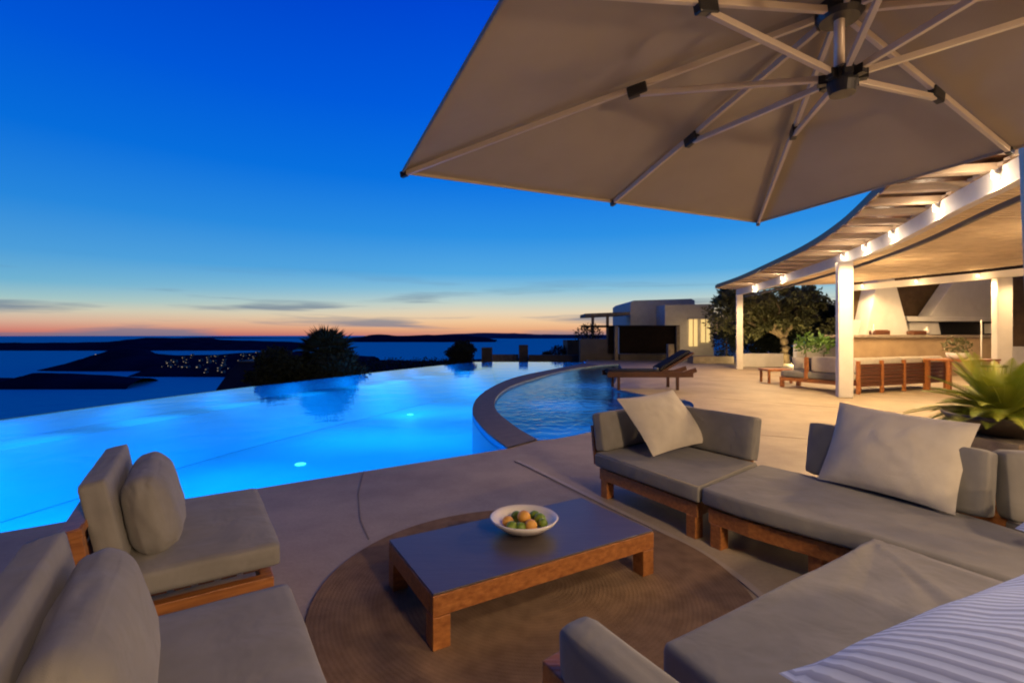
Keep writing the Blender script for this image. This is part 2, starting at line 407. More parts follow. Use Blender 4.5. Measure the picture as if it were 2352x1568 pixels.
# rim wall of the infinity edge
rim = far
m = MB(); vs = []
for i, p in enumerate([ledge[-1]] + rim):
    L_ = [ledge[-1]] + rim
    a = L_[max(i - 1, 0)]; b_ = L_[min(i + 1, len(L_) - 1)]; t = (b_ - a).normalized(); nn_ = Vector((t.y, -t.x))
    q = p + nn_ * 0.16
    vs += [(p.x + nn_.x * .004, p.y + nn_.y * .004, WZ - .012), (q.x, q.y, WZ - .012), (q.x, q.y, -3.4), (p.x + nn_.x * .004, p.y + nn_.y * .004, -3.4)]
m.add(vs, [(i * 4 + a, i * 4 + (a + 1) % 4, i * 4 + 4 + (a + 1) % 4, i * 4 + 4 + a) for i in range(len(rim)) for a in range(4)])
tag(m.build('infinity_edge', tile_edge), kind='structure')
o = flat('', pool_poly, [], WZ, None).build('pool_water', pool_water); tag(o, kind='structure')
for p in o.data.polygons:
    if p.normal.z < 0: p.flip()
# splash pool
m = MB(); n = len(spa_poly)
m.add([(p.x, p.y, -.001) for p in spa_poly] + [(p.x, p.y, -.5) for p in spa_poly], [(i, (i + 1) % n, n + (i + 1) % n, n + i) for i in range(n)])
fl = flat('', spa_poly, [], -.5, None); m.add(fl.v, fl.f)
spa_m = pmat('spa_plaster', (0.30, 0.44, 0.56), 0.6, (0.22, 0.35, 0.48), 2)
tag(m.build('splash_pool_basin', spa_m), kind='structure')
o = flat('', spa_poly, [], -.04, None).build('splash_pool_water', spa_water); tag(o, kind='structure')
for p in o.data.polygons:
    if p.normal.z < 0: p.flip()

# round inlay joint on the terrace (pale strip) and straight saw joints
def strip(pts, w, z0, z1, mat, name, kind='structure'):
    m = MB().sweep(pts, w, z0, z1); o = m.build(name, mat); tag(o, kind=kind); return o
pale = pmat('pale_joint', (0.46, 0.39, 0.30), 0.6, (0.40, 0.33, 0.25), 6)
strip(smooth_poly([(0.05, 5.75), (0.32, 5.25), (0.78, 4.35), (1.28, 3.38), (1.43, 2.75), (1.42, 2.2), (1.2, 1.5)], 6), 0.05, 0.003, 0.012, pale, 'paving_joint')
dark_j = pmat('saw_cut', (0.26, 0.21, 0.155), 0.9)
for k_, pts in enumerate(([(-1.63, 5.32), (-1.45, 4.55), (-1.22, 3.9), (-1.05, 3.55)], [(2.3, 7.9), (4.2, 7.0), (7.2, 5.6)], [(4.8, 11.5), (6.4, 10.2), (7.6, 9.3)])):
    strip(pts, 0.008, 0.002, 0.0045, dark_j, 'paving_joint')

# rug
m = MB().lathe((0.12, 2.88, 0), [(1.24, 0.003), (1.255, 0.008), (1.25, 0.015), (0.02, 0.016)], 96)
o = m.build('round_rug', rug_m); tag(o, 'round brown woven rug under the low wooden table', 'rug')

# ------------------------------------------------------------------ coffee table
u = Vector((.859, .512, 0)); v = Vector((-.512, .859, 0))
TC = Vector((0.075, 2.94, 0)); TL_, TW_, TH_ = 1.46, 0.71, 0.285
ang = math.atan2(u.y, u.x)
t = thing('coffee_table', TC, 'low teak coffee table with dark slate top standing on the round rug', 'table')
MB().box(TC + Vector((0, 0, TH_ - .005)), (TL_ - .006, TW_ - .006, .010), ang).build('tabletop', tabletop_m, t, .003)
for s in (-1, 1):
    MB().box(TC + v * s * (TW_ / 2 - .0225) + Vector((0, 0, TH_ - .0607)), (TL_ - .001, .045, .100), ang).build('apron', wood, t, .004)
    MB().box(TC + u * s * (TL_ / 2 - .0225) + Vector((0, 0, TH_ - .0607)), (.045, TW_ - .092, .098), ang).build('apron', wood, t, .004)
for a in (-1, 1):
    for b_ in (-1, 1):
        MB().box(TC + u * a * (TL_ / 2 - .046) + v * b_ * (TW_ / 2 - .046) + Vector((0, 0, (TH_ - .114 + .016) / 2)), (.09, .09, TH_ - .114 - .016), ang).build('leg', wood, t, .004)
# bowl
BC = Vector((0.075, 3.0, TH_))
prof_o = [(.06, .0), (.09, .004), (.14, .025), (.19, .060), (.212, .088), (.205, .093), (.185, .072), (.13, .034), (.06, .020), (.004, .018)]
o = MB().lathe(Vector(BC), prof_o, 64).build('fruit_bowl', bowl_m, None, smooth=True)
tag(o, 'wide white ceramic bowl of fruit on the coffee table', 'bowl')
random.seed(3)
for (dx, dy, dz, r_, mt, nm, lb) in [
        (0.00, 0.0, .085, .043, orange_m, 'orange', 'yellow orange fruit at the top of the heap in the bowl'),
        (0.04, -.075, .062, .040, orange_m, 'orange', 'yellow orange fruit at the front of the bowl nearest the viewer'),
        (-.10, -.01, .062, .036, orange_m, 'orange', 'small yellow orange fruit by the left rim of the bowl'),
        (0.10, .015, .066, .040, lime_m, 'lime', 'green lime by the right rim of the bowl'),
        (-.075, -.075, .058, .034, lime_m, 'lime', 'green lime at the front left of the bowl'),
        (-.02, -.085, .055, .032, lime_m, 'lime', 'green lime between the two front fruits in the bowl'),
        (0.07, .07, .066, .036, lime_m, 'lime', 'green lime at the back right of the bowl'),
        (-.045, .075, .062, .036, lime_m, 'lime', 'green lime at the back of the heap in the bowl'),
        (0.115, -.045, .066, .030, lime_m, 'lime', 'small green lime low against the front right rim')]:
    m = MB().ball((0, 0, 0), r_, (1, .95, .92)); o = m.build(nm, mt, None, smooth=True)
    o.location = BC + Vector((dx, dy, dz)); o.rotation_euler = (random.random(), random.random(), 0); tag(o, lb, 'fruit', 'fruit in the bowl')

# ------------------------------------------------------------------ lounge chairs (local x = facing, local y = width)
def make_chair():
    r_ = thing('lounge_chair', (0, 0, 0), 'x', 'chair', 'teak lounge chairs beside the pool')
    Wd, Dp = 1.14, 0.70
    # frame rails
    f = MB()
    for s in (-1, 1): f.box((Dp / 2, s * (Wd / 2 - .03), .185), (Dp, .06, .09))
    f.box((Dp - .03, 0, .185), (.06, Wd - .122, .088)); f.box((.03, 0, .185), (.06, Wd - .122, .088))
    f.build('frame', wood, r_, .004)
    g = MB()
    for i in range(6): g.box((.10 + i * .10, 0, .252), (.07, Wd - .20, .035))
    g.build('slats', wood_d, r_)
    for x in (.045, Dp - .045):
        for s in (-1, 1):
            MB().box((x, s * (Wd / 2 - .045), .069), (.085, .085, .138)).build('leg', wood, r_, .004)
    # wooden back panel, leaning a little
    M = Matrix.Rotation(R(-9), 3, 'Y')
    b_ = MB()
    for i in range(3): b_.box(Vector((-.075, 0, .34 + i * .1)) + Vector((-i * .016, 0, 0)), (.028, Wd - .10, .085), m=M)
    for s in (-1, 1): b_.box((-.068, s * (Wd / 2 - .035), .42), (.065, .07, .46), m=M)
    b_.box((-.105, 0, .625), (.085, Wd + .02, .035), m=M)
    b_.build('back_panel', wood, r_, .004)
    cushion('seat_cushion', fab, r_, (.375, 0, .338), (.72, Wd + .02, .118), .026, .012, seed=2)
    M2 = Matrix.Rotation(R(-11), 3, 'Y')
    cushion('back_cushion', fab, r_, (-.012, .03, .60), (.115, Wd - .20, .43), .020, .0, M=M2, seed=5)
    return r_
ch1 = make_chair()
ca = math.atan2(.55, .83); cu = Vector((math.cos(ca), math.sin(ca), 0)); cv = Vector((-math.sin(ca), math.cos(ca), 0))
ch2 = copy_tree(ch1)
ch3 = None
# front (pool side) corners measured on the seats
o1 = Vector((-1.22, 2.56, 0)) - cu * .735 + cv * .58
o2 = Vector((-1.005, 2.18, 0)) - cu * .735 - cv * .58
for c_, o_, lb in ((ch1, o1, 'teak lounge chair with grey cushions nearest the water, its back to the pool edge'),
                   (ch2, o2, 'teak lounge chair with grey cushions in the bottom left corner, nearest the viewer')):
    c_.location = o_; c_.rotation_euler.z = ca; tag(c_, lb)

def bolster(o_, lb, w, h, th, seed, up=.40, back=.20, side=0.0):
    base = o_ + cu * (back) + cv * side
    V, F = rbox((th, w, h), th * .49, 0, 18, .010, seed)
    lean = Matrix.Rotation(R(-13), 3, 'Y'); rz = Matrix.Rotation(ca, 3, 'Z')
    out = []
    for p in V:
        k = 1 - .55 * (abs(p.y) / (w / 2)) ** 3 * 0.35
        q = Vector((p.x * k * (1 - .10 * (p.z / (h / 2))), p.y, p.z))
        out.append(rz @ (lean @ q))
    m = MB(); m.add(out, F); o = m.build('bolster_pillow', fab, None, smooth=True)
    o.location = base + Vector((0, 0, up + h / 2 - .01)); tag(o, lb, 'pillow', 'grey pillows on the lounge chairs')
    return o
bolster(o1, 'plump grey pillow standing on the lounge chair nearest the water', .78, .41, .23, 1, back=.165, side=-.05)
bolster(o2, 'plump grey pillow standing on the lounge chair nearest the viewer', .80, .40, .21, 7, back=.15)

# ------------------------------------------------------------------ sectional sofa, four modules
def seat_cushion(pts, z0, z1, parent, name='seat_cushion', mat=fab, inset_=.0):
    m = MB().prism([(p[0], p[1]) for p in pts], z0, z1)
    o = m.build(name, mat, parent, .024, 4, smooth=True)
    c = sum((Vector((p[0], p[1])) for p in pts), Vector((0, 0))) / len(pts)
    for zz in ((z1 - .002,) if len(pts) <= 6 else ()):
        loop = [Vector((p[0], p[1])) + (c - Vector((p[0], p[1]))).normalized() * (.022 if zz > (z0 + z1) / 2 else .004) for p in pts]
        loop = [Vector((q_.x, q_.y, zz)) for q_ in loop]; pp = MB()
        for i in range(len(loop)): pp.tube([loop[i], loop[(i + 1) % len(loop)]], .0045, 6)
        q2_ = pp.build('piping', piping_m, parent, smooth=True); q2_.parent = o
    return o
def block(a, b_, th, z0, z1, lean, parent, name, mat, side=1, r=.03, wr=.004, seed=0):
    a, b_ = Vector((a[0], a[1], 0)), Vector((b_[0], b_[1], 0)); t_ = (b_ - a); L = t_.length; t_.normalize(); nn = Vector((-t_.y, t_.x, 0)) * side
    c = (a + b_) / 2 + nn * th / 2 + Vector((0, 0, (z0 + z1) / 2))
    rz = Matrix.Rotation(math.atan2(t_.y, t_.x), 3, 'Z'); M = rz @ Matrix.Rotation(R(-lean * side), 3, 'X')
    c += nn * math.sin(R(lean)) * (z1 - z0) * .35
    if mat in (wood, wood_d):
        return MB().box(c, (L, th, z1 - z0), m=M).build(name, mat, parent, .004)
    return cushion(name, mat, parent, c, (L, th, z1 - z0), r, 0, M=M, seed=seed, wr=wr)
def rails(pts, z0, z1, w, parent, closed=True):
    n = len(pts)
    c = sum((Vector((p[0], p[1])) for p in pts), Vector((0, 0))) / n
    q = [Vector((p[0], p[1])) for p in pts]
    q = [p + (c - p).normalized() * .05 for p in q]
    qi = [p + (c - p).normalized() * w * 1.45 for p in q]
    vs = [(p.x, p.y, z0) for p in q] + [(p.x, p.y, z0) for p in qi] + [(p.x, p.y, z1) for p in q] + [(p.x, p.y, z1) for p in qi]
    fs = []
    for i in range(n):
        j = (i + 1) % n
        fs += [(i, j, n + j, n + i), (2 * n + i, 2 * n + j, 3 * n + j, 3 * n + i), (i, j, 2 * n + j, 2 * n + i), (n + i, n + j, 3 * n + j, 3 * n + i)]
    MB().add(vs, fs).build('frame', wood, parent)
    return q
def legs(q, parent, idx, s=.085, top=.165):
    c = sum(q, Vector((0, 0))) / len(q)
    for i in idx:
        p = q[i] + (c - q[i]).normalized() * .07
        MB().box((p.x, p.y, top / 2), (s, s, top), ang).build('leg', wood, parent, .004)

SEATZ = 0.40
# module A: end unit by the splash pool
A = [Vector((.767, 4.505)), Vector((1.347, 3.485)), Vector((2.115, 4.15)), Vector((1.537, 5.175))]
mA = thing('sofa_module', (1.44, 4.35, 0), 'corner sofa module with low grey backs on two sides, beside the splash pool', 'sofa', 'modules of the curved sofa')
seat_cushion(A, .28, SEATZ, mA); q = rails(A, .165, .262, .06, mA); legs(q, mA, range(4))
block((.80, 4.62), (1.50, 5.20), .03, .26, .63, 7, mA, 'back_panel', wood, 1)
block((.86, 4.50), (1.56, 5.08), .12, .40, .76, 9, mA, 'end_cushion', fab, 1, seed=3)
block((1.60, 5.10), (2.10, 4.24), .03, .26, .66, 7, mA, 'back_panel', wood, 1)
block((1.52, 5.10), (2.06, 4.17), .13, .40, .78, 9, mA, 'back_cushion', fab, 1, seed=4)
# module B: long curved unit
B = [Vector((1.36, 3.475)), Vector((1.513, 3.205)), Vector((1.76, 2.90)), Vector((1.985, 2.655)), Vector((2.27, 2.14)), Vector((2.92, 2.42)), Vector((2.80, 2.95)), Vector((2.45, 3.62)), Vector((2.12, 4.125))]
mB = thing('sofa_module', (2.1, 3.2, 0), 'long curved middle sofa module with a low navy back, behind the coffee table', 'sofa', 'modules of the curved sofa')
seat_cushion(B, .285, SEATZ + .003, mB); q = rails(B, .165, .265, .06, mB); legs(q, mB, (0, 2, 4, 5, 7, 8))
block((2.33, 3.86), (2.80, 2.86), .15, .395, .80, 8, mB, 'back_cushion', fab, 1, r=.035, seed=9)
block((2.52, 3.80), (2.98, 2.86), .03, .26, .70, 7, mB, 'back_panel', wood, 1)
# dark sleeve on the far end of that back
# module C: corner unit at the right edge of the picture
Cc = [Vector((2.285, 2.12)), Vector((2.62, 1.40)), Vector((3.85, 1.75)), Vector((3.7, 2.85)), Vector((2.95, 2.90)), Vector((2.935, 2.42))]
mC = thing('sofa_module', (3.1, 2.1, 0), 'corner sofa module with a high grey back at the right edge, past the big pillow', 'sofa', 'modules of the curved sofa')
seat_cushion(Cc, .28, SEATZ - .004, mC); q = rails(Cc, .165, .262, .06, mC); legs(q, mC, range(6))
block((2.93, 2.84), (3.75, 2.64), .15, .39, .80, 6, mC, 'back_cushion', fab, 1, r=.035, seed=12)
block((2.98, 3.03), (3.80, 2.83), .03, .26, .66, 6, mC, 'back_panel', wood, 1)
# module D: near unit, armrest cushion at its left end
Dd = [Vector((1.965, 2.63)), Vector((.53, 1.725)), Vector((.93, .90)), Vector((2.58, 1.36)), Vector((2.255, 2.10))]
mD = thing('sofa_module', (1.5, 1.6, 0), 'wide near sofa module with creased grey seat and teak end, in the lower right corner', 'sofa', 'modules of the curved sofa')
# creased seat: gridded so that the loose cover can wrinkle
def creased(pts, z0, z1, parent):
    bm = bmesh.new(); vs = [bm.verts.new((p.x, p.y, z1)) for p in pts]
    f = bm.faces.new(vs)
    if f.normal.z < 0: f.normal_flip()
    r_ = bmesh.ops.extrude_face_region(bm, geom=[f]); 
    for e in r_['geom']:
        if isinstance(e, bmesh.types.BMVert): e.co.z = z0
    bmesh.ops.recalc_face_normals(bm, faces=bm.faces)
    bmesh.ops.bevel(bm, geom=[e for e in bm.edges], offset=.03, segments=4, profile=.5, affect='EDGES')
    bmesh.ops.triangulate(bm, faces=[f for f in bm.faces if len(f.verts) > 4])
    for _ in range(6):
        long_ = [e for e in bm.edges if e.calc_length() > .035]
        if not long_: break
        bmesh.ops.subdivide_edges(bm, edges=long_, cuts=1, use_grid_fill=True)
        bmesh.ops.triangulate(bm, faces=[f for f in bm.faces if len(f.verts) > 4])
    a = Vector((1.93, 2.58))
    for w in bm.verts:
        if w.co.z > z1 - .012:
            p = Vector((w.co.x, w.co.y)); d = p - a; rr = d.length; th = math.atan2(d.y, d.x)
            amp = math.exp(-((rr - .5) / .5) ** 2)
            cr = noise.noise(Vector((th * 7.0, rr * .8, 3.1))) * .020 + noise.noise(Vector((th * 15, rr * 1.3, 9.0))) * .008
            w.co.z += cr * amp + .008 * noise.noise(Vector((p.x * 3, p.y * 3, 1)))
    me = bpy.data.meshes.new('seat_cushion'); 
    off = wloc(parent)
    for w in bm.verts: w.co -= off
    bm.to_mesh(me); bm.free()
    for p in me.polygons: p.use_smooth = True
    me.materials.append(fab); o = bpy.data.objects.new('seat_cushion', me); COL.objects.link(o); o.parent = parent
creased(Dd, .27, SEATZ + .005, mD)
q = rails(Dd, .165, .262, .06, mD); legs(q, mD, range(5))
block((1.10, .98), (2.40, 1.34), .15, .40, .70, 6, mD, 'back_cushion', fab, -1, r=.03, seed=31)
dv = Vector((.52, -.854))
pa = Vector((.245, 1.30)); pb = pa + dv * .85
block((pa.x - .02, pa.y + .0), (pb.x - .02, pb.y), .115, .36, .77, 4, mD, 'end_cushion', fab, -1, r=.03, seed=21)
w0 = Vector((.165, 1.36)); w1 = w0 + dv * .95
MB().prism([w0, w1, w1 + Vector((-.085, -.08)), w0 + Vector((-.085, -.07))], .56, .632).build('end_panel', wood, mD, .004)
MB().prism([w0 + Vector((-.01, -.02)), w0 + dv * .1 + Vector((-.01, -.02)), w0 + dv * .1 + Vector((-.075, -.07)), w0 + Vector((-.075, -.07))], .0, .558).build('end_post', wood, mD, .004)
MB().prism([w0 + dv * .11 + Vector((-.02, -.02)), w1 + Vector((-.02, -.02)), w1 + Vector((-.045, -.05)), w0 + dv * .11 + Vector((-.045, -.05))], .17, .558).build('end_panel', wood, mD, .003)
MB().prism([w0 + Vector((.02, -.02)), Vector((.60, 1.60)), Vector((.62, 1.55)), w0 + Vector((.03, -.08))], .17, .26).build('frame', wood, mD, .003)

# pillows
pillow('throw_pillow', fab_l, [(1.00, 4.62, .89), (1.66, 4.98, .935), (1.93, 4.66, .475), (1.245, 4.26, .43)], .20, 'small square sand coloured pillow leaning on the sofa end by the splash pool', seed=4)
pillow('throw_pillow', fab_l, [(2.52, 3.72, .985), (2.93, 3.02, .945), (2.66, 2.90, .42), (2.29, 3.63, .42)], .22, 'big pale square pillow leaning on the curved middle sofa module', seed=8)
pillow('striped_pillow', striped, [(.54, .98, .815), (1.72, 1.58, .715), (2.04, .95, .64), (.98, .33, .69)], .46, 'large blue and white striped pillow lying in the lower right corner', seed=2, sag=.03, uvs=1.0)
pillow('striped_pillow', striped, [(2.60, 2.50, .50), (2.95, 2.62, .64), (3.05, 2.3, .60), (2.68, 2.20, .47)], .15, 'small striped pillow peeping in at the right edge of the picture', seed=5)

# ------------------------------------------------------------------ umbrella
UC = Vector((1.314, 1.94, 0)); ZT, ZE = 2.82, 2.40
Lc = Vector((-.617, 2.73)); Fc = Vector((2.0, 3.93)); sv = Vector((.62, -1.39))
ends = [Lc, (Lc + Fc) / 2, Fc, Fc + sv, Fc + sv * 2, (Lc + Fc) / 2 + sv * 2, Lc + sv * 2, Lc + sv]
umb = thing('cantilever_umbrella', (3.66, 3.42, 0), 'large taupe square cantilever umbrella spread over the seating', 'umbrella')
def uz(x, y):     # canopy is set slightly tipped up towards the house
    d_ = (Vector((x, y)) - (Lc + Fc) / 2).dot(sv.normalized()); return .058 * d_ / sv.length
m = MB(); NR, NS = 10, 6
for k in range(8):
    a, b_ = ends[k], ends[(k + 1) % 8]; vs = []
    for i in range(NR + 1):
        for j in range(NS + 1):
            t_ = i / NR; s_ = j / NS
            e = a.lerp(b_, s_); p = Vector((UC.x, UC.y)).lerp(e, t_); z = ZT + .028 + (ZE - ZT) * t_
            z -= .018 * math.sin(math.pi * s_) * t_ * (1.2 - t_)
            vs.append((p.x, p.y, z + (uz(e.x, e.y)) * t_))
    m.add(vs, [(i * (NS + 1) + j, (i + 1) * (NS + 1) + j, (i + 1) * (NS + 1) + j + 1, i * (NS + 1) + j + 1) for i in range(NR) for j in range(NS)])
o = m.build('canopy', canopy_m, umb, smooth=False)
md = o.modifiers.new('Solid', 'SOLIDIFY'); md.thickness = .003
hem = MB()
for k in range(8):
    a, b_ = ends[k], ends[(k + 1) % 8]; hem.bar((a.x, a.y, ZE + .020 + uz(*a)), (b_.x, b_.y, ZE + .020 + uz(*b_)), .006, .022)
hem.build('hem', canopy_m, umb)
hub2 = Vector((UC.x + .012, UC.y, 2.53))
fr = [.38, .52, .38, .5, .38, .5, .38, .5]
top = Vector((UC.x, UC.y, ZT - .02))
for k, e in enumerate(ends):
    E3 = Vector((e.x, e.y, ZE + .004 + uz(e.x, e.y))); dirv = (E3 - top).normalized()
    MB().bar(top + dirv * .09, E3, .020, .026).build('rib', alu, umb, .002)
    J = top.lerp(E3, fr[k]) + Vector((0, 0, -.018))
    d2 = (J - hub2).normalized()
    MB().bar(J + dirv * -.045, J + dirv * .045, .034, .052).build('rib_joint', blackp, umb, .006)
    MB().bar(hub2 + d2 * .07, J - d2 * .015 + Vector((0, 0, -.015)), .020, .024).build('strut', alu, umb, .002)
    MB().bar(E3 - dirv * .03, E3 + dirv * .012, .026, .034).build('rib_cap', blackp, umb, .004)
MB().lathe((UC.x, UC.y, ZT - .06), [(.02, 0), (.07, .0), (.085, .02), (.085, .06), (.05, .085), (.01, .085)], 24).build('crown_hub', blackp, umb, .0, smooth=False)
hb = MB().lathe((hub2.x, hub2.y, hub2.z - .045), [(.015, -.02), (.045, -.02), (.05, 0), (.055, .02), (.055, .07), (.03, .09), (.01, .09)], 24)
for k, e in enumerate(ends):
    d2 = (Vector((e.x, e.y, 0)) - Vector((UC.x, UC.y, 0))).normalized(); hb.bar(hub2 + d2 * .045, hub2 + d2 * .085, .030, .036)
hb.build('runner_hub', blackp, umb)
MB().tube([(UC.x, UC.y, 2.40 + .13), (UC.x, UC.y, ZT + .30)], .019, 16).build('centre_pole', alu, umb, smooth=True)
mast_m = pmat('mast_sky_blue', (0.06, 0.24, 0.80), 0.4)  # blue of the reflected sky put into the colour; not assigned to the mast
MB().bar((3.80, 3.42, .08), (3.665, 3.42, 3.45), .09, .12, up=(0, 1, 0)).build('mast', alu, umb, .006)
MB().bar((3.665, 3.42, 3.42), (UC.x, UC.y, ZT + .32), .06, .09).build('arm', alu, umb, .006)
MB().box((3.84, 3.50, .04), (.75, .62, .08)).build('base_plate', stone, umb, .01)
MB().box((3.77, 3.36, 1.86), (.13, .10, .16)).build('crank_box', blackp, umb, .01)

# ------------------------------------------------------------------ pergola
Ep = [(4.3, 4.3), (5.0, 6.0), (5.46, 7.18), (6.5, 9.6), (7.37, 12.3), (8.2, 16), (8.75, 18.8), (9.1, 21.6)]
Es = smooth_poly(Ep, 6)
Kp = [(13.3, 4.5), (13.8, 6.5), (14.3, 8.5), (14.8, 10.5), (15.0, 12.5), (14.8, 14.6), (14.0, 16.9), (13.2, 19.1)]
Ks = smooth_poly(Kp, 6); Bs = []
for i, p in enumerate(Es):
    a = Es[max(i - 1, 0)]; b_ = Es[min(i + 1, len(Es) - 1)]; t_ = (b_ - a).normalized(); Bs.append(p + Vector((t_.y, -t_.x)) * .95)
Rin = []
for i, p in enumerate(Bs):
    a = Bs[max(i - 1, 0)]; b_ = Bs[min(i + 1, len(Bs) - 1)]; t_ = (b_ - a).normalized(); Rin.append(p + Vector((t_.y, -t_.x)) * .30)
perg = thing('pergola', (9.5, 12, 0), 'curved white pergola with slatted reed roof and lit beams over the outdoor lounge', 'pergola')
MB().sweep(Bs, .14, 3.26, 3.52).build('front_beam', white_post, perg)
MB().sweep(Ks, .14, 3.22, 3.44).build('back_beam', white_post, perg)
MB().sweep(Rin, .05, 3.17, 3.24).build('curtain_rail', grey_rail, perg)
MB().sweep(Es, .035, 3.60, 3.72).build('edge_board', wood_d, perg)
MB().add([(p.x, p.y, 3.72) for p in Es] + [(p.x, p.y, 3.64) for p in Ks] + [(p.x, p.y, 3.75) for p in Es] + [(p.x, p.y, 3.67) for p in Ks],
         [(i, i + 1, len(Es) + i + 1, len(Es) + i) for i in range(len(Es) - 1)] + [(2 * len(Es) + i, 2 * len(Es) + i + 1, 3 * len(Es) + i + 1, 3 * len(Es) + i) for i in range(len(Es) - 1)]).build('roof_cover', wood_d, perg)
def along(P, t_):
    x = t_ * (len(P) - 1); i = min(int(x), len(P) - 2); return P[i].lerp(P[i + 1], x - i)
# resample by arc length so that the slats are even
def resample(P, n):
    L = [0]
    for i in range(len(P) - 1): L.append(L[-1] + (P[i + 1] - P[i]).length)
    out = []
    for k in range(n):
        s_ = L[-1] * k / (n - 1); i = 0
        while i < len(P) - 2 and L[i + 1] < s_: i += 1
        out.append(P[i].lerp(P[i + 1], (s_ - L[i]) / max(1e-6, L[i + 1] - L[i])))
    return out
NSL = 110
b1 = resample(Bs, NSL); k1 = resample(Ks, NSL); e1 = resample(Es, NSL)
sl = MB()
random.seed(5)
for i in range(NSL):
    z = 3.585 + random.uniform(-.006, .006)
    sl.bar((b1[i].x, b1[i].y, z + .03), (k1[i].x, k1[i].y, z - .03), random.uniform(.075, .10), .035)
sl.build('ceiling_slats', reed, perg)
NR_ = 25
b2 = resample(Bs, NR_); e2 = resample(Es, NR_)
for i in range(NR_):
    d_ = (b2[i] - e2[i]).normalized() * .25
    MB().bar((e2[i].x, e2[i].y, 3.63), (b2[i].x + d_.x, b2[i].y + d_.y, 3.575), .16, .10).build('rafter', reed, perg, .005)
for (x, y), w, h in (((8.02, 11.66), .31, 3.26), ((9.98, 21.2), .27, 3.26), ((14.8, 14.6), .36, 3.22), ((5.2, 4.2), .36, 3.26), ((15.0, 10.5), .40, 3.22)):
    MB().box((x, y, h / 2), (w, w, h), R(-22)).build('post', white_post, perg, .03, 3, smooth=True)
# beam lamps
def lamp_thing(p, label, grp):
    r_ = thing('beam_lamp', p, label, 'lamp', grp)
    MB().lathe(Vector(p) + Vector((0, 0, .03)), [(.012, .0), (.035, .0), (.042, .03), (.035, .06), (.01, .06)], 16).build('lamp_cap', white_post, r_)
    MB().ball(Vector(p), .038, n=8).build('bulb', glow, r_, smooth=True)
    return r_
def nrm_left(P, y):
    for i in range(len(P) - 1):
        if P[i].y <= y <= P[i + 1].y:
            t_ = (P[i + 1] - P[i]).normalized(); f_ = (y - P[i].y) / (P[i + 1].y - P[i].y); return P[i].lerp(P[i + 1], f_), Vector((-t_.y, t_.x))
    return P[-1], Vector((-1, 0))
def add_light(name, loc, power, col, rad=.08, typ='POINT'):
    l = bpy.data.lights.new(name, typ); l.energy = power; l.color = col; l.shadow_soft_size = rad
    o = bpy.data.objects.new(name, l); COL.objects.link(o); o.location = loc; return o
WARM = (1.0, .64, .29)
def add_down(loc, power, col, ang_=166):
    o = add_light('beam_spot', loc, power, col, .06, 'SPOT'); o.data.spot_size = R(ang_); o.data.spot_blend = .45; return o
FRONT = ['nearest the umbrella', 'second from the umbrella', 'third from the umbrella', 'fourth from the umbrella', 'just above the thick front post', 'halfway between the two front posts', 'right beside the thin far post']
for k_, y in enumerate((5.79, 7.3, 9.2, 10.6, 11.85, 16.3, 19.3)):
    p, nl = nrm_left(Bs, y); q = p + nl * .115
    lamp_thing((q.x, q.y, 3.40), 'lit round lamp on the curved front beam, ' + FRONT[k_], 'lamps on the pergola beams')
    q2 = p + nl * .26
    add_light('beam_and_fill_light', (q2.x, q2.y, 3.39), 9, (1, .74, .48), .05)
    add_down((q2.x, q2.y, 3.30), (400 if abs(y - 11.85) > .2 else 25) if y > 8 else 240, WARM)
BACK = ['leftmost on the back beam', 'second from the left on the back beam', 'on the back beam left of the white post', 'on the back beam right of the white post']
for k_, y in enumerate((18.4, 16.7, 15.1, 13.4)):
    p, nl = nrm_left(Ks, y) if y <= 19.1 else (Ks[-1], Vector((-1, 0)))
    q = p + Vector((-.15, -.05)); lamp_thing((q.x, q.y, 3.34), 'lit round lamp ' + BACK[k_], 'lamps on the pergola beams')
    add_light('beam_and_fill_light', (q.x - .12, q.y - .05, 3.26), 6, WARM, .04); add_down((q.x - .12, q.y - .05, 3.22), 190, WARM)
for (x, y) in ((10.5, 13.5), (10.5, 8.5), (12.2, 17.3)):  # added fill under the ceiling to brighten floor and slats, not beam lamps
    add_light('beam_and_fill_light', (x, y, 2.5), 110, WARM, .1)

# ------------------------------------------------------------------ lounge sofa under the pergola
ls = thing('garden_sofa', (9.0, 12.4, 0), 'long teak sofa with pale cushions under the pergola, its slatted back to the viewer', 'sofa')
su = Vector((.93, .37, 0)); sn = Vector((-.45, .89, 0)).normalized(); O = Vector((8.78, 12.25, 0)); sa = math.atan2(su.y, su.x)
for k in range(5):
    p = O + su * (k * .92); MB().box(p + Vector((0, 0, .42)), (.075, .07, .84), sa).build('back_post', wood, ls, .004)
for k in range(4):
    c = O + su * (k * .92 + .46); bb = MB()
    for i in range(6): bb.box(c + Vector((0, 0, .22 + i * .098)), (.84, .03, .085), sa)
    bb.build('back_slats', wood_d, ls)
    cushion('back_cushion', fab_l, ls, c + sn * .12 + Vector((0, 0, .70)), (.90, .18, .42), .06, 0, M=Matrix.Rotation(sa, 3, 'Z'), n=8)
    cushion('seat_cushion', fab_l, ls, c + sn * .50 + Vector((0, 0, .40)), (.90, .80, .14), .05, 0, M=Matrix.Rotation(sa, 3, 'Z'), n=8)
MB().box(O + su * 1.84 + sn * .45 + Vector((0, 0, .26)), (3.7, .86, .10), sa).build('frame', wood_d, ls)
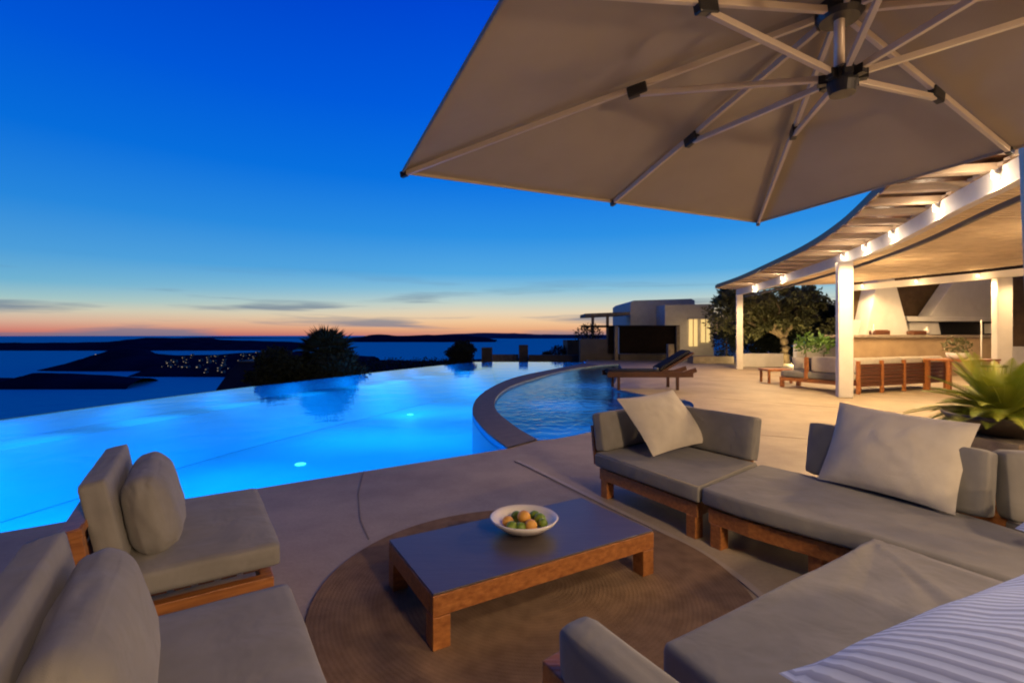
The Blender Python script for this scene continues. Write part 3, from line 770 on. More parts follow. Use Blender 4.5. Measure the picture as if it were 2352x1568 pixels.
# return of the sofa, towards the olive tree
rn = Vector((-.48, .877, 0)); ra = math.atan2(rn.y, rn.x)
ls2 = thing('garden_sofa', (8.2, 13.2, 0), 'low teak sofa end with grey mattress and loose cushions, left of the thick pergola post', 'sofa')
Q = Vector((8.58, 12.55, 0))
MB().box(Q + rn * .85 + su * .38 + Vector((0, 0, .24)), (1.75, .80, .10), ra).build('frame', wood, ls2)
for a in (.05, 1.65):
    for s in (.05, .72): MB().box(Q + rn * a + su * s + Vector((0, 0, .095)), (.09, .09, .19), ra).build('leg', wood, ls2)
MB().box(Q + rn * .9 - su * .03 + Vector((0, 0, .58)), (.08, .07, .62), ra).build('back_post', wood, ls2)
cushion('seat_cushion', fab, ls2, Q + rn * .85 + su * .36 + Vector((0, 0, .39)), (1.7, .80, .19), .06, 0, M=Matrix.Rotation(ra, 3, 'Z'), n=8)
cushion('back_cushion', fab_l, ls2, Q + rn * .42 + su * .08 + Vector((0, 0, .70)), (.80, .16, .42), .06, 0, M=Matrix.Rotation(ra, 3, 'Z'), n=8)
for k, (a, s, cm, lb) in enumerate(((1.35, .35, fab_l, 'pale loose cushion on the open end of the garden sofa'), (.95, .40, fab_n, 'small dark loose cushion on the end of the garden sofa'), (.55, .55, fab_l, 'pale loose cushion next to the thick pergola post'))):
    c = Q + rn * a + su * s + Vector((0, 0, .66)); w_ = .24
    pillow('loose_cushion', cm, [c - rn * w_ + Vector((0, 0, .2)), c + rn * w_ + Vector((0, 0, .2)), c + rn * w_ - Vector((0, 0, .18)) + su * .08, c - rn * w_ - Vector((0, 0, .18)) + su * .08], .14, lb, 'cushion', 'cushions on the garden sofa', n=10, seed=k)
# small side table left of it
st = thing('side_table', (8.35, 15.3, 0), 'small low teak side table beyond the end of the garden sofa', 'table')
c = Vector((8.35, 15.3, 0))
MB().box(c + Vector((0, 0, .40)), (.8, .6, .06)).build('tabletop', wood, st, .005)
for a in (-1, 1):
    for b_ in (-1, 1): MB().box(c + Vector((a * .34, b_ * .24, .185)), (.06, .06, .37)).build('leg', wood, st)
# dining table with flowers, dark chairs
dt = thing('dining_table', (11.6, 12.4, 0), 'teak dining table behind the garden sofa carrying a pot of flowers', 'table')
c = Vector((12.0, 12.9, 0))
MB().box(c + Vector((0, 0, .84)), (1.5, .9, .05), .3).build('tabletop', wood, dt, .005)
for a in (-1, 1):
    for b_ in (-1, 1): MB().box(c + Vector((a * .62, b_ * .32, .407)), (.08, .08, .815), .3).build('leg', wood, dt)
def leaf_cloud(m, c, rad, n, size, seed, hollow=.35):
    rnd = random.Random(seed)
    for _ in range(n):
        while True:
            p = Vector((rnd.uniform(-1, 1), rnd.uniform(-1, 1), rnd.uniform(-1, 1)))
            if hollow < p.length < 1: break
        q = Vector((p.x * rad[0], p.y * rad[1], p.z * rad[2])) + Vector(c)
        d = Vector((rnd.gauss(0, 1), rnd.gauss(0, 1), rnd.gauss(0, 1))).normalized(); e = d.cross(Vector((rnd.gauss(0, 1), rnd.gauss(0, 1), rnd.gauss(0, 1)))).normalized()
        l = size * rnd.uniform(.6, 1.4); w = l * .42
        m.add([q, q + d * l * .5 + e * w * .5, q + d * l, q + d * l * .5 - e * w * .5], [(0, 1, 2, 3)])
fp = thing('flower_pot', (11.75, 12.75, .868), 'pale pot with loose green sprigs standing on the dining table', 'plant')
c = Vector((11.75, 12.75, .868))
MB().lathe(c, [(.16, 0), (.22, .05), (.24, .16), (.20, .16), (.17, .06), (.01, .05)], 20).build('pot', bowl_m, fp, smooth=True)
m = MB(); leaf_cloud(m, c + Vector((0, 0, .36)), (.34, .28, .24), 260, .10, 5, 0); m.build('foliage', leaf_olive, fp)
def dining_chair():
    r_ = thing('dining_chair', (0, 0, 0), 'x', 'chair', 'dark dining chairs behind the cycad')
    cushion('seat', charcoal, r_, (0, 0, .45), (.52, .52, .07), .03, n=6)
    m = MB(); pts = []
    for k in range(13):
        a = R(-100 + k * 200 / 12); pts.append((-.30 * math.cos(a), .30 * math.sin(a), .78))
    m.tube(pts, .028, 8)
    for k in range(2, 11):
        p = pts[k]; m.tube([(p[0] * .9, p[1] * .9, .47), p], .012, 6)
    m.build('backrest', charcoal, r_, smooth=True)
    for a in (-1, 1):
        for b_ in (-1, 1): MB().tube([(a * .22, b_ * .22, .43), (a * .25, b_ * .25, 0)], [.02, .014], 8).build('leg', charcoal, r_, smooth=True)
    return r_
dc = dining_chair()
dcs = [(dc, (11.15, 11.3), 1.9, 'dark rounded dining chair farthest left, next to the garden sofa'), (None, (10.35, 9.75), 2.4, 'dark rounded dining chair in the middle, above the cycad leaves'), (None, (10.55, 9.0), 2.9, 'dark rounded dining chair nearest the right edge, above the cycad leaves')]
for c_, (x, y), rz, lb in dcs:
    c_ = c_ or copy_tree(dc); c_.location = (x, y, 0); c_.rotation_euler.z = rz; c_['label'] = lb

# ------------------------------------------------------------------ outdoor kitchen wall (plane about 18.5 m away)
KD = 18.6
def K(px, py, dd=0.0): return D(px, py, KD + dd)
def slab(name, pix, d0, th, mat, parent):
    f_ = [D(px, py, d0) for px, py in pix]; bk = [p + Vector((0, th, 0)) for p in f_]; n = len(pix)
    return MB().add(f_ + bk, [tuple(range(n)), tuple(reversed(range(n, 2 * n)))] + [(i, n + i, n + (i + 1) % n, (i + 1) % n) for i in range(n)]).build(name, mat, parent, .02 if th > .1 else 0, 2)
kt = thing('outdoor_kitchen', (15.6, 18.6, 0), 'white plastered outdoor kitchen with tapering chimney and counter behind the pergola', 'kitchen')
slab('back_wall', [(1950, 600), (2420, 590), (2420, 862), (1950, 862)], KD + .95, .25, brown_wall, kt)
slab('chimney', [(2017, 640), (2055, 640), (2090, 770), (1988, 770)], KD, .8, white_paint, kt)
slab('wall', [(2196, 640), (2420, 640), (2420, 729), (2150, 729), (2136, 726)], KD + .1, .6, white_paint, kt)
slab('lintel', [(2083, 726), (2420, 731), (2420, 738), (2086, 738)], KD + .08, .6, white_paint, kt)
slab('wall', [(2284, 742), (2420, 742), (2420, 766), (2284, 766)], KD + .1, .6, white_paint, kt)
slab('splashback', [(2088, 740), (2156, 740), (2162, 768), (2090, 768)], KD + .3, .3, white_paint, kt)
slab('oven_recess', [(2158, 736), (2282, 736), (2282, 768), (2164, 768)], KD + .5, .2, blackp, kt)
slab('side_wall', [(1950, 735), (1992, 735), (1985, 772), (1950, 772)], KD + .4, .3, white_paint, kt)
slab('counter', [(1950, 769), (2420, 769), (2420, 776), (1950, 776)], KD - .75, 1.4, stone, kt)
cm = pmat('counter_front', (0.45, 0.33, 0.20), .7, (0.36, 0.26, 0.16), 3, .2, 20)
slab('counter_front', [(1950, 776.3), (2420, 776.3), (2420, 866), (1950, 866)], KD - .65, .3, cm, kt)
random.seed(11)
for k, (px, w, h, mt, nm, lb) in enumerate([(2020, .55, .16, wood_d, 'serving_tray', 'dark stacked serving tray on the kitchen counter under the chimney'), (2105, .5, .14, wood_d, 'bread_box', 'low brown box on the kitchen counter right of the chimney'), (2128, .22, .30, bowl_m, 'vase', 'pale rounded vase on the kitchen counter beside the brown box'), (2006, .14, .40, bowl_m, 'bottle', 'tall pale bottle on the counter left of the chimney')]):
    c = D(px, 769, KD - .4); c.z = 1.505
    if nm in ('vase', 'bottle'): o = MB().lathe((0, 0, 0), [(w * .3, 0), (w * .5, h * .3), (w * .45, h * .6), (w * .2, h * .85), (w * .24, h), (w * .05, h)], 16).build(nm, mt, None, smooth=True)
    else: o = MB().box((0, 0, h / 2), (w, .35, h)).box((0, 0, h + .012), (w * .8, .3, .02)).build(nm, mt, None, .02)
    o.location = c; tag(o, lb, nm.replace('_', ' '))
# the house wall to the right of the back post
add_light('assumed_counter_light', (15.0, 17.2, 2.6), 40, WARM, .15)  # assumed light over the counter, no fixture hangs here
hw = thing('villa_wall', (19.5, 17.6, 0), 'ochre lit villa wall with a dark doorway head at the right edge', 'wall')
slab('wall', [(2325, 640), (2500, 640), (2500, 862), (2325, 862)], KD - 1.2, .3, brown_wall, hw)
slab('plinth', [(2318, 796), (2500, 796), (2500, 862), (2318, 862)], KD - 1.4, .18, white_paint, hw)
# thin pole in front of the oven
pl = MB().tube([D(2254, 735, 16.2), Vector((D(2254, 735, 16.2).x, 16.2, 0))], .02, 8).build('floor_lamp', white_post, None, smooth=True)
tag(pl, 'thin pale upright pole standing in front of the black oven recess', 'pole')

# ------------------------------------------------------------------ cycad planter
pc = D(2305, 985, 5.6)
pt = thing('planter', (pc.x, pc.y, 0), 'bushy cycad in a dark bowl on a stone plinth behind the sofa', 'plant')
MB().box((pc.x, pc.y, .17), (.95, .8, .34), R(15)).build('plinth', stone, pt, .01)
MB().lathe((pc.x, pc.y, .34), [(.20, 0), (.30, .02), (.48, .14), (.56, .24), (.53, .25), (.44, .18), (.02, .16)], 36).build('bowl', dark_pot, pt, smooth=True)
m = MB(); rnd = random.Random(4)
for k in range(105):
    a = k * 2.399 + rnd.uniform(-.2, .2); el = R(rnd.uniform(4, 62)); L = rnd.uniform(.62, 1.05); base = Vector((pc.x, pc.y, .56)); pts = []
    for i in range(11):
        t_ = i / 10; dd = L * t_; z = math.sin(el) * dd - .42 * t_ * t_ * (1.1 - math.sin(el)); xx = math.cos(el) * dd
        pts.append(base + Vector((math.cos(a) * xx, math.sin(a) * xx, z)))
    m.tube(pts, [.009 * (1 - .8 * i / 10) for i in range(11)], 5)
    for i in range(44):
        t_ = .12 + .88 * i / 43; x_ = t_ * 10; j = min(int(x_), 9); p = pts[j].lerp(pts[j + 1], x_ - j); tg = (pts[j + 1] - pts[j]).normalized()
        sd = tg.cross(Vector((0, 0, 1))).normalized(); ll = .17 * math.sin(math.pi * min(.97, t_ * .82 + .15))
        for s_ in (-1, 1):
            d = (sd * s_ + tg * .75 + Vector((0, 0, .30))).normalized(); w_ = tg * .0065
            m.add([p - w_, p + w_, p + d * ll * .6 + w_ * .7, p + d * ll, p + d * ll * .6 - w_ * .7], [(0, 1, 2, 3, 4)])
m.build('foliage', leaf_cyc, pt)
add_light('cycad_fill_light', (pc.x - .9, pc.y - .9, 1.1), 16, (1, .72, .30), .05)  # added light to brighten the cycad, no fixture stands here

# ------------------------------------------------------------------ sun lounger by the splash pool
navy_cloth = pmat('navy_cloth', (0.022, 0.024, 0.036), .9, spec=.1)
backlit_wood = pmat('backlit_red_wood', (0.055, 0.016, 0.007), .5, (0.035, 0.010, 0.005), 5, spec=.3)  # wood colour darkened to carry the lounger's backlit shade
lg = thing('sun_lounger', (3.9, 13.5, 0), 'backlit teak sun lounger with raised head and navy mattress beside the splash pool', 'sun lounger')
x0, x1, y0, y1 = 2.62, 4.95, 13.15, 13.95
for y in (y0, y1): MB().box(((x0 + x1) / 2 - .02, y, .42), (x1 - x0, .05, .15)).build('side_rail', backlit_wood, lg, .005)
bb = MB()
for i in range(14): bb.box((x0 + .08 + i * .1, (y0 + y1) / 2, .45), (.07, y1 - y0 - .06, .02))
bb.build('slats', backlit_wood, lg)
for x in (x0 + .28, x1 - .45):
    for y in (y0, y1): MB().box((x, y, .185), (.07, .07, .37)).build('leg', backlit_wood, lg)
M = Matrix.Rotation(R(-31), 3, 'Y')
MB().box((4.50, (y0 + y1) / 2, .74), (1.05, y1 - y0, .06), m=M).build('headrest_frame', backlit_wood, lg, .005)
MB().bar((4.55, y0 + .02, .40), (5.02, y0 + .02, .55), .05, .12).build('armrest', backlit_wood, lg); MB().bar((4.55, y1 - .02, .40), (5.02, y1 - .02, .55), .05, .12).build('armrest', backlit_wood, lg)
cushion('mattress', navy_cloth, lg, (3.37, (y0 + y1) / 2, .50), (1.42, .68, .09), .035, n=8)
cushion('head_mattress', navy_cloth, lg, (4.46, (y0 + y1) / 2, .81), (.98, .68, .08), .035, M=M, n=8)
tw = MB().box((4.12, (y0 + y1) / 2 - .1, .565), (.28, .30, .05)).build('folded_towel', fab_l, None, .02, 3, smooth=True); tag(tw, 'pale folded towel lying on the sun lounger', 'towel')

# ------------------------------------------------------------------ trees and garden plants
def trunk(m, base, top, r0, r1, bend, seed, n=8):
    rnd = random.Random(seed); pts = []; rad = []
    for i in range(n + 1):
        t_ = i / n; p = Vector(base).lerp(Vector(top), t_) + Vector((rnd.uniform(-1, 1), rnd.uniform(-1, 1), 0)) * bend * math.sin(math.pi * t_)
        pts.append(p); rad.append(r0 + (r1 - r0) * t_)
    m.tube(pts, rad, 9); return pts
def tree(name, base, h, crown, label, lm, nclump, leaf, seed, branches=6, group=None, r0=.2, per=260):
    base = Vector(base); t_ = thing(name, base, label, 'tree', group); rnd = random.Random(seed)
    m = MB(); fork = base + Vector((rnd.uniform(-.2, .2), rnd.uniform(-.2, .2), h * .38)); trunk(m, base, fork, r0, r0 * .75, .12, seed)
    cc = base + Vector((crown[3], 0, crown[4])); tips = []
    for k in range(branches):
        a = 2 * math.pi * k / branches + rnd.uniform(-.4, .4); e = cc + Vector((math.cos(a) * crown[0] * .6, math.sin(a) * crown[1] * .6, rnd.uniform(-.2, .5) * crown[2])); trunk(m, fork, e, r0 * .55, r0 * .12, .25, seed + k + 1); tips.append(e)
    m.build('trunk', bark, t_, smooth=True)
    f = MB()
    for k in range(nclump):
        while True:
            p = Vector((rnd.uniform(-1, 1), rnd.uniform(-1, 1), rnd.uniform(-1, 1)))
            if .3 < p.length < 1: break
        c = cc + Vector((p.x * crown[0], p.y * crown[1], p.z * crown[2])); s_ = rnd.uniform(.16, .30) * crown[2]
        leaf_cloud(f, c, (s_ * 1.5, s_ * 1.5, s_), per, leaf, seed * 77 + k, 0)
    f.build('crown', lm, t_)
    return t_
tree('olive_tree', (14.7, 26.0, 0), 3.6, (3.2, 2.0, 1.45, -1.2, 2.95), 'spreading olive tree with lit pale trunk behind the thin pergola post', leaf_olive, 88, .20, 3, 7, r0=.26, per=210)
tree('olive_tree', (18.3, 25.0, 0), 3.2, (1.9, 1.6, 1.5, 0, 2.3), 'smaller olive tree beside the kitchen, glimpsed right of the first olive', leaf_olive, 40, .22, 13, 5, r0=.16)
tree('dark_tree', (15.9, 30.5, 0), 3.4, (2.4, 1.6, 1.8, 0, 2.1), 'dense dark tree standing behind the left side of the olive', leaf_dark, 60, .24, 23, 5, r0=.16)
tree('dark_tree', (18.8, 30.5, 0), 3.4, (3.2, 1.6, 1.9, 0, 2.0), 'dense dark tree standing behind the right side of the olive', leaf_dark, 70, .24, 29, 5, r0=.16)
# uplights for the olive (assumed garden spots, read off the lit trunk)
for (x, y, label) in ((14.3, 24.6, 'assumed small ground spotlight in front of the olive trunk'), (12.6, 24.4, 'assumed small ground spotlight left of the olive trunk')):
    r_ = thing('assumed_spotlight', (x, y, 0), label, 'lamp'); MB().lathe((x, y, 0), [(.05, 0), (.07, .02), (.075, .14), (.06, .14)], 12).build('housing', blackp, r_); MB().lathe((x, y, .13), [(.02, 0), (.055, 0), (.055, .004), (.01, .006)], 12).build('lens', glow, r_)
    add_light('assumed_uplight', (x, y, .25), 110, (1, .72, .32), .05)
# broad leaf plant under the olive
for k, (px, py, d, s_, lb) in enumerate([(1893, 806, 19.0, .40, 'bright green broad leaved plant left of the thick pergola post'), (1850, 812, 20.5, .45, 'low bright green shrub beside the white planter wall')]):
    c = D(px, py, d); r_ = thing('leafy_plant', (c.x, c.y, 0), lb, 'plant', None); m = MB(); trunk(m, (c.x, c.y, 0), (c.x, c.y, .9), .04, .02, .03, k); m.build('stem', bark, r_)
    m = MB(); leaf_cloud(m, (c.x, c.y, 1.15), (s_, s_, s_ * .9), 160, .20, 40 + k, .2); m.build('foliage', leaf_cyc2, r_)
wl = slab('planter_wall', [(1700, 812), (1800, 812), (1800, 848), (1700, 848)], 22.8, .3, white_paint, None); tag(wl, 'low white planter wall beside the thin pergola post', 'wall')
wl = slab('stone_step', [(1592, 818), (1686, 818), (1686, 839), (1592, 839)], 25.5, .8, stone, None); tag(wl, 'low stone step left of the thin pergola post', 'step')
wl = slab('garden_wall', [(1830, 790), (1956, 790), (1956, 850), (1830, 850)], 22.6, .3, white_paint, None); tag(wl, 'pale garden wall behind the garden sofa', 'wall')

# palm and bush beyond the infinity edge
def fan_palm(base, h, R_, label, seed, nf=26):
    base = Vector(base); t_ = thing('palm_tree', base, label, 'tree'); m = MB(); top = base + Vector((.1, 0, h)); trunk(m, base, top, .22, .18, .04, seed); m.build('trunk', bark, t_, smooth=True)
    f = MB(); rnd = random.Random(seed)
    for k in range(nf):
        a = k * 2.399; el = R(-35 + 115 * (k / nf)); d = Vector((math.cos(a) * math.cos(el), math.sin(a) * math.cos(el), math.sin(el))); st = top + d * R_ * .45
        f.tube([top, top.lerp(st, .5), st], [.025, .02, .015], 5)
        sd = d.cross(Vector((0, 0, 1))).normalized(); up = sd.cross(d).normalized()
        for j in range(15):
            b_ = R(-80 + 160 * j / 14); dd = (d * math.cos(b_) + sd * math.sin(b_)).normalized(); ll = R_ * .62 * (1 - .25 * abs(math.sin(b_))) * rnd.uniform(.85, 1.1)
            w_ = dd.cross(up) * .045; tip = st + dd * ll - Vector((0, 0, .12 * ll))
            f.add([st, st + dd * ll * .5 + w_, tip, st + dd * ll * .5 - w_], [(0, 1, 2, 3)])
    f.build('crown', leaf_dark, t_)
    return t_
pb = D(745, 800, 19.5); fan_palm((pb.x, pb.y, -2.3), 2.95, 1.35, 'dark fan palm rising beyond the far edge of the pool', 3, 60)
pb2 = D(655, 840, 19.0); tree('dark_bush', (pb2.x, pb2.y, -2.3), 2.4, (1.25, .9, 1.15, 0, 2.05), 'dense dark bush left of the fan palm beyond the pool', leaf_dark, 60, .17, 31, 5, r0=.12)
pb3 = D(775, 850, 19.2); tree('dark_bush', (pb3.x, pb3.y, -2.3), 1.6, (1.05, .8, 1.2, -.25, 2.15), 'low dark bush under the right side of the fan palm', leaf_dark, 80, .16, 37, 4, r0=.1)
add_light('assumed_garden_glow', (pb.x + .55, pb.y - .9, -.9), 14, (1, .55, .2), .05)  # assumed light at the palm trunk, no fixture is built
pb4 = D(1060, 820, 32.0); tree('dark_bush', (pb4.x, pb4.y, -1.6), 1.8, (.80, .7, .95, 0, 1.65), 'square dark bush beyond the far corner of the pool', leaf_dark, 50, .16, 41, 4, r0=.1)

# ------------------------------------------------------------------ hillside below the terrace
SEA = -60.0
def hill_h(x, y):
    rr = math.hypot(x, y); px = CX + FV * x / max(y, .1) if y > 1 else -900
    s_ = min(1, max(0, (px - 480) / 170)) if y > 1 else 0
    if y <= 1: s_ = 0 if x < 0 else 1
    left = -3.5 - .42 * max(0, rr - 9)
    right = -2.2 - .022 * max(0, rr - 20) - .40 * max(0, rr - 115) + noise.noise(Vector((x * .05, y * .05, 0))) * .8 * min(1, max(0, (rr - 40) / 40))
    return max(SEA - 4, left + (right - left) * (s_ * s_ * (3 - 2 * s_)))
m = MB(); rings = [0, 6, 9, 12, 16, 20, 25, 30, 36, 44, 54, 66, 80, 95, 110, 118, 125, 135, 150, 175, 210, 250, 300]; NA = 160
vs = []
for rr in rings:
    for k in range(NA):
        a = 2 * math.pi * k / NA; x, y = rr * math.cos(a), rr * math.sin(a); vs.append((x, y, hill_h(x, y) - (0 if rr > 1 else 0)))
m.add(vs, [(i * NA + k, i * NA + (k + 1) % NA, (i + 1) * NA + (k + 1) % NA, (i + 1) * NA + k) for i in range(len(rings) - 1) for k in range(NA)])
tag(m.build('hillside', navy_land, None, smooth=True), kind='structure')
# sea
m = MB(); NA = 96; rr_ = [200, 600, 1500, 4000, 12000, 40000]; vs = []
for rr in rr_:
    for k in range(NA): a = 2 * math.pi * k / NA; vs.append((rr * math.cos(a), rr * math.sin(a), SEA))
m.add(vs, [(i * NA + k, i * NA + (k + 1) % NA, (i + 1) * NA + (k + 1) % NA, (i + 1) * NA + k) for i in range(len(rr_) - 1) for k in range(NA)])
o = m.build('sea', sea_m); tag(o, kind='structure')
for p in o.data.polygons:
    if p.normal.z < 0: p.flip()

# islands as modelled ridges: silhouette heights at the crest distance, sloping to the water both ways
def ridge(name, prof, d, depth, mat, rough=0.0, seed=0):
    xs = []; N = 60
    for i in range(N + 1):
        px = prof[0][0] + (prof[-1][0] - prof[0][0]) * i / N
        for j in range(len(prof) - 1):
            if prof[j][0] <= px <= prof[j + 1][0]:
                f_ = (px - prof[j][0]) / (prof[j + 1][0] - prof[j][0]); f_ = f_ * f_ * (3 - 2 * f_); py = prof[j][1] + (prof[j + 1][1] - prof[j][1]) * f_; break
        c = D(px, py, d); xs.append((c.x, c.z))
    M_ = 10; vs = []
    for i, (x, z) in enumerate(xs):
        for j in range(M_ + 1):
            t_ = -1 + 2 * j / M_; w = math.cos(t_ * math.pi / 2) ** .9
            zz = SEA - 2 + (z - SEA + 2) * w
            zz += (z - SEA) * rough * noise.noise(Vector((x * .01 + seed, t_ * 3, 0))) * (1 - abs(t_)) * (0 if j == M_ // 2 else 1)
            vs.append((x * (1 + t_ * depth / d * .5), d + t_ * depth, zz))
    m = MB(); m.add(vs, [(i * (M_ + 1) + j, (i + 1) * (M_ + 1) + j, (i + 1) * (M_ + 1) + j + 1, i * (M_ + 1) + j + 1) for i in range(N) for j in range(M_)])
    o = m.build(name, mat, None, smooth=True); tag(o, kind='structure'); return o
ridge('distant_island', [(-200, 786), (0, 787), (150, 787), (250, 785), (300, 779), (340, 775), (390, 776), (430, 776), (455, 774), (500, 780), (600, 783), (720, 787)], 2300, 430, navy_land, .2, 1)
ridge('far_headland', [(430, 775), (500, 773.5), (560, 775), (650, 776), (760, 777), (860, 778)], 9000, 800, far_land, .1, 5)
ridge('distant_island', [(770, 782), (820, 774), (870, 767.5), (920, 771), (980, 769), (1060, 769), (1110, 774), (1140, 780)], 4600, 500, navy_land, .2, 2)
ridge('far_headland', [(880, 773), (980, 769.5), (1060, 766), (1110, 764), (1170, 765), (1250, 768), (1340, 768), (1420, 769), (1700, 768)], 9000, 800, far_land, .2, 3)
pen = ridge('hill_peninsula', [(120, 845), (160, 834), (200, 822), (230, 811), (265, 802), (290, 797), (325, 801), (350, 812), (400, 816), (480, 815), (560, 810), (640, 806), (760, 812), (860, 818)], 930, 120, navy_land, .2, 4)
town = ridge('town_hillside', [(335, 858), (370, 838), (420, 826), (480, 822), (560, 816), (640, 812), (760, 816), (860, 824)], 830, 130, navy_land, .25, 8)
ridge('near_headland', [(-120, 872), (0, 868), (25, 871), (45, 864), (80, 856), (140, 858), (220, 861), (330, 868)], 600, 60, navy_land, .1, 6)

# town on the peninsula: small pale houses with lit windows
town_wall = pmat('town_render', (0.34, 0.30, 0.26), .8, (0.28, 0.25, 0.22), .3)
th0 = thing('town_house', (0, 0, 0), 'small pale house with a lit window in the far town across the bay', 'house', 'houses of the far town')
MB().box((0, 0, 2.2), (7, 6, 6)).box((1.2, .5, 6), (3.2, 3.5, 1.8)).build('walls', town_wall, th0)
MB().box((-1.2, -3.03, 2.9), (1.8, .12, 1.6)).build('window', town_glow, th0)
def pen_z(px):  # point on the peninsula's slope towards the viewer
    return 0
rnd = random.Random(9); placed = []
from mathutils.bvhtree import BVHTree
tb = [BVHTree.FromPolygons([v_.co[:] for v_ in o_.data.vertices], [p_.vertices[:] for p_ in o_.data.polygons]) for o_ in (pen, town)]
tz = [(372, 412, 830, 858), (395, 470, 824, 846), (420, 445, 816, 832), (470, 520, 816, 842), (500, 590, 838, 856), (545, 605, 814, 836), (470, 600, 842, 860), (560, 610, 810, 825)]
hs = 0
for k in range(110):
    a = tz[k % len(tz)]; px = rnd.uniform(a[0], a[1]); py = rnd.uniform(a[2], a[3])
    dr = (D(px, py, 1) - Vector((0, 0, CH))).normalized(); c = None
    for b_ in tb:
        h_ = b_.ray_cast(Vector((0, 0, CH)), dr)
        if h_[0] is not None and (c is None or h_[3] < c[3]): c = h_
    if c is None: continue
    c = c[0]
    if any((c - q_).length < 8 for q_ in placed): continue
    placed.append(c); h_ = th0 if hs == 0 else copy_tree(th0); hs += 1
    h_.location = (c.x, c.y, c.z - 1); h_.rotation_euler.z = rnd.uniform(-.5, .5); s_ = rnd.uniform(.35, .95); h_.scale = (s_, s_, s_ * rnd.uniform(.6, 1.1))
c = D(221, 817, 900); lh = thing('quay_lamp', c, 'single bright lamp on the dark headland left of the town', 'lamp'); MB().ball(c, 2.6, n=8).build('bulb', glow, lh); MB().tube([c + Vector((0, 0, -14)), c], .4, 6).build('pole', stone, lh)

# neighbour's dark roofed building below the pool edge
nb_wall = pmat('unlit_blue_render', (0.05, 0.07, 0.16), .9, (0.04, 0.055, 0.13), 1, spec=.1)  # navy look of the unlit walls is put into this colour
nb = thing('neighbour_house', D(545, 900, 40), 'unlit blue grey block house just below the pool edge, left of the palm', 'house')
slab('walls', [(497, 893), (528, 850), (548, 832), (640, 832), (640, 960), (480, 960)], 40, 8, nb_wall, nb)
slab('roof', [(545, 828.5), (644, 828.5), (644, 832), (545, 832)], 39.8, 8.5, stone, nb)
# hedges and walls beyond the far corner
hm = MB(); rnd = random.Random(6)
for k in range(30):
    px = 812 + k * 9.2 + rnd.uniform(-3, 3); c = D(px, 828 + rnd.uniform(-3, 4), 42 + rnd.uniform(-2, 2)); leaf_cloud(hm, (c.x, c.y, c.z - .5), (.8, .7, .75), 110, .22, 90 + k, 0)
o = hm.build('hedge', leaf_dark); tag(o, 'long low dark hedge beyond the far left corner of the pool', 'hedge', kind=None)
def far_block(name, px0, px1, py0, d, dep, mat, lb, cat, bot=855):
    o = slab(name, [(px0, py0), (px1, py0), (px1, bot), (px0, bot)], d, dep, mat, None); tag(o, lb, cat); return o
dim_wall = pmat('dim_render', (0.12, 0.105, 0.09), .85, (0.09, 0.08, 0.07), 2, .3, 20)
far_block('gate_pillar', 1106, 1130, 798, 33, .7, dim_wall, 'grey square pillar beyond the far end of the pool, right of the square bush', 'pillar')
far_block('gate_pillar', 1192, 1213, 792, 34, .7, dim_wall, 'taller brown pillar in the middle beyond the far end of the pool', 'pillar')
far_block('garden_wall', 1131, 1191, 814, 36, .5, stone, 'low reddish wall between the two pillars beyond the pool', 'wall')
far_block('garden_wall', 1214, 1330, 815, 33, .5, dim_wall, 'dark low wall behind the far end of the pool', 'wall')
far_block('garden_shed', 1303, 1352, 781, 35, 3, dim_wall, 'dark square shed right of the far pool end', 'shed')
m = MB()
for k, (px, py) in enumerate(((1152, 808), (1165, 806), (1255, 812), (1270, 803), (1290, 808), (1240, 812))):
    pass
for k, (px, py, s_, lb) in enumerate(((1258, 815, .42, 'small dark shrub behind the low wall past the pool'), (1285, 806, .62, 'rounded dark shrub beside the shed past the pool'), (1352, 768, 1.0, 'dark shrub on the terrace wall left of the black screen'))):
    d = 36 if px < 1340 else 31; c = D(px, py, d); gz = -1.8 if px < 1340 else .4; r_ = thing('dark_shrub', (c.x, c.y, gz), lb, 'shrub'); m = MB(); trunk(m, (c.x, c.y, gz), (c.x, c.y, c.z), .07, .03, .05, k); m.build('trunk', bark, r_)
    m = MB(); leaf_cloud(m, c, (s_, s_ * .8, s_ * .65), 700, .16, 60 + k, 0); m.build('crown', leaf_dark, r_)
pool_lamp = thing('path_light', D(1351, 834, 27.9), 'tiny lit lamp at the far end of the pool edge', 'lamp'); c = D(1351, 834, 27.9); MB().tube([(c.x, c.y, 0), (c.x, c.y, c.z)], .015, 6).build('pole', blackp, pool_lamp); MB().ball(c, .05, n=6).build('bulb', glow, pool_lamp)

# white neighbouring house with pergola and dark screen
wh = thing('white_house', (9.5, 33, 0), 'white cubic house with lit windows beyond the sun lounger', 'house')
slab('walls', [(1448, 696), (1456, 690), (1588, 686), (1596, 690), (1596, 850), (1448, 850)], 34, 6, white_paint, wh)
slab('wing', [(1527, 700), (1640, 698), (1640, 850), (1527, 850)], 32, 1.95, white_paint, wh)
for (a, b_, c0, c1, lb) in ((1583, 1602, 733, 795, 0), (1611, 1631, 733, 786, 0)):
    f_ = slab('window', [(a, c0), (b_, c0), (b_, c1), (a, c1)], 31.93, .05, win_glow, wh)
    slab('frame', [(a - 3, c0 - 3), (b_ + 3, c0 - 3), (b_ + 3, c0), (a - 3, c0)], 31.88, .1, white_paint, f_)
    slab('mullion', [((a + b_) / 2 - .7, c0), ((a + b_) / 2 + .7, c0), ((a + b_) / 2 + .7, c1), ((a + b_) / 2 - .7, c1)], 31.89, .03, wood_d, f_)
slab('wall_lamp', [(1513, 739), (1530, 739), (1530, 749), (1513, 749)], 33.9, .05, win_glow, wh)
add_light('house_light', D(1607, 760, 30.5), 26, WARM, .2); add_light('house_light', D(1520, 742, 33.6), 1.5, WARM, .1)
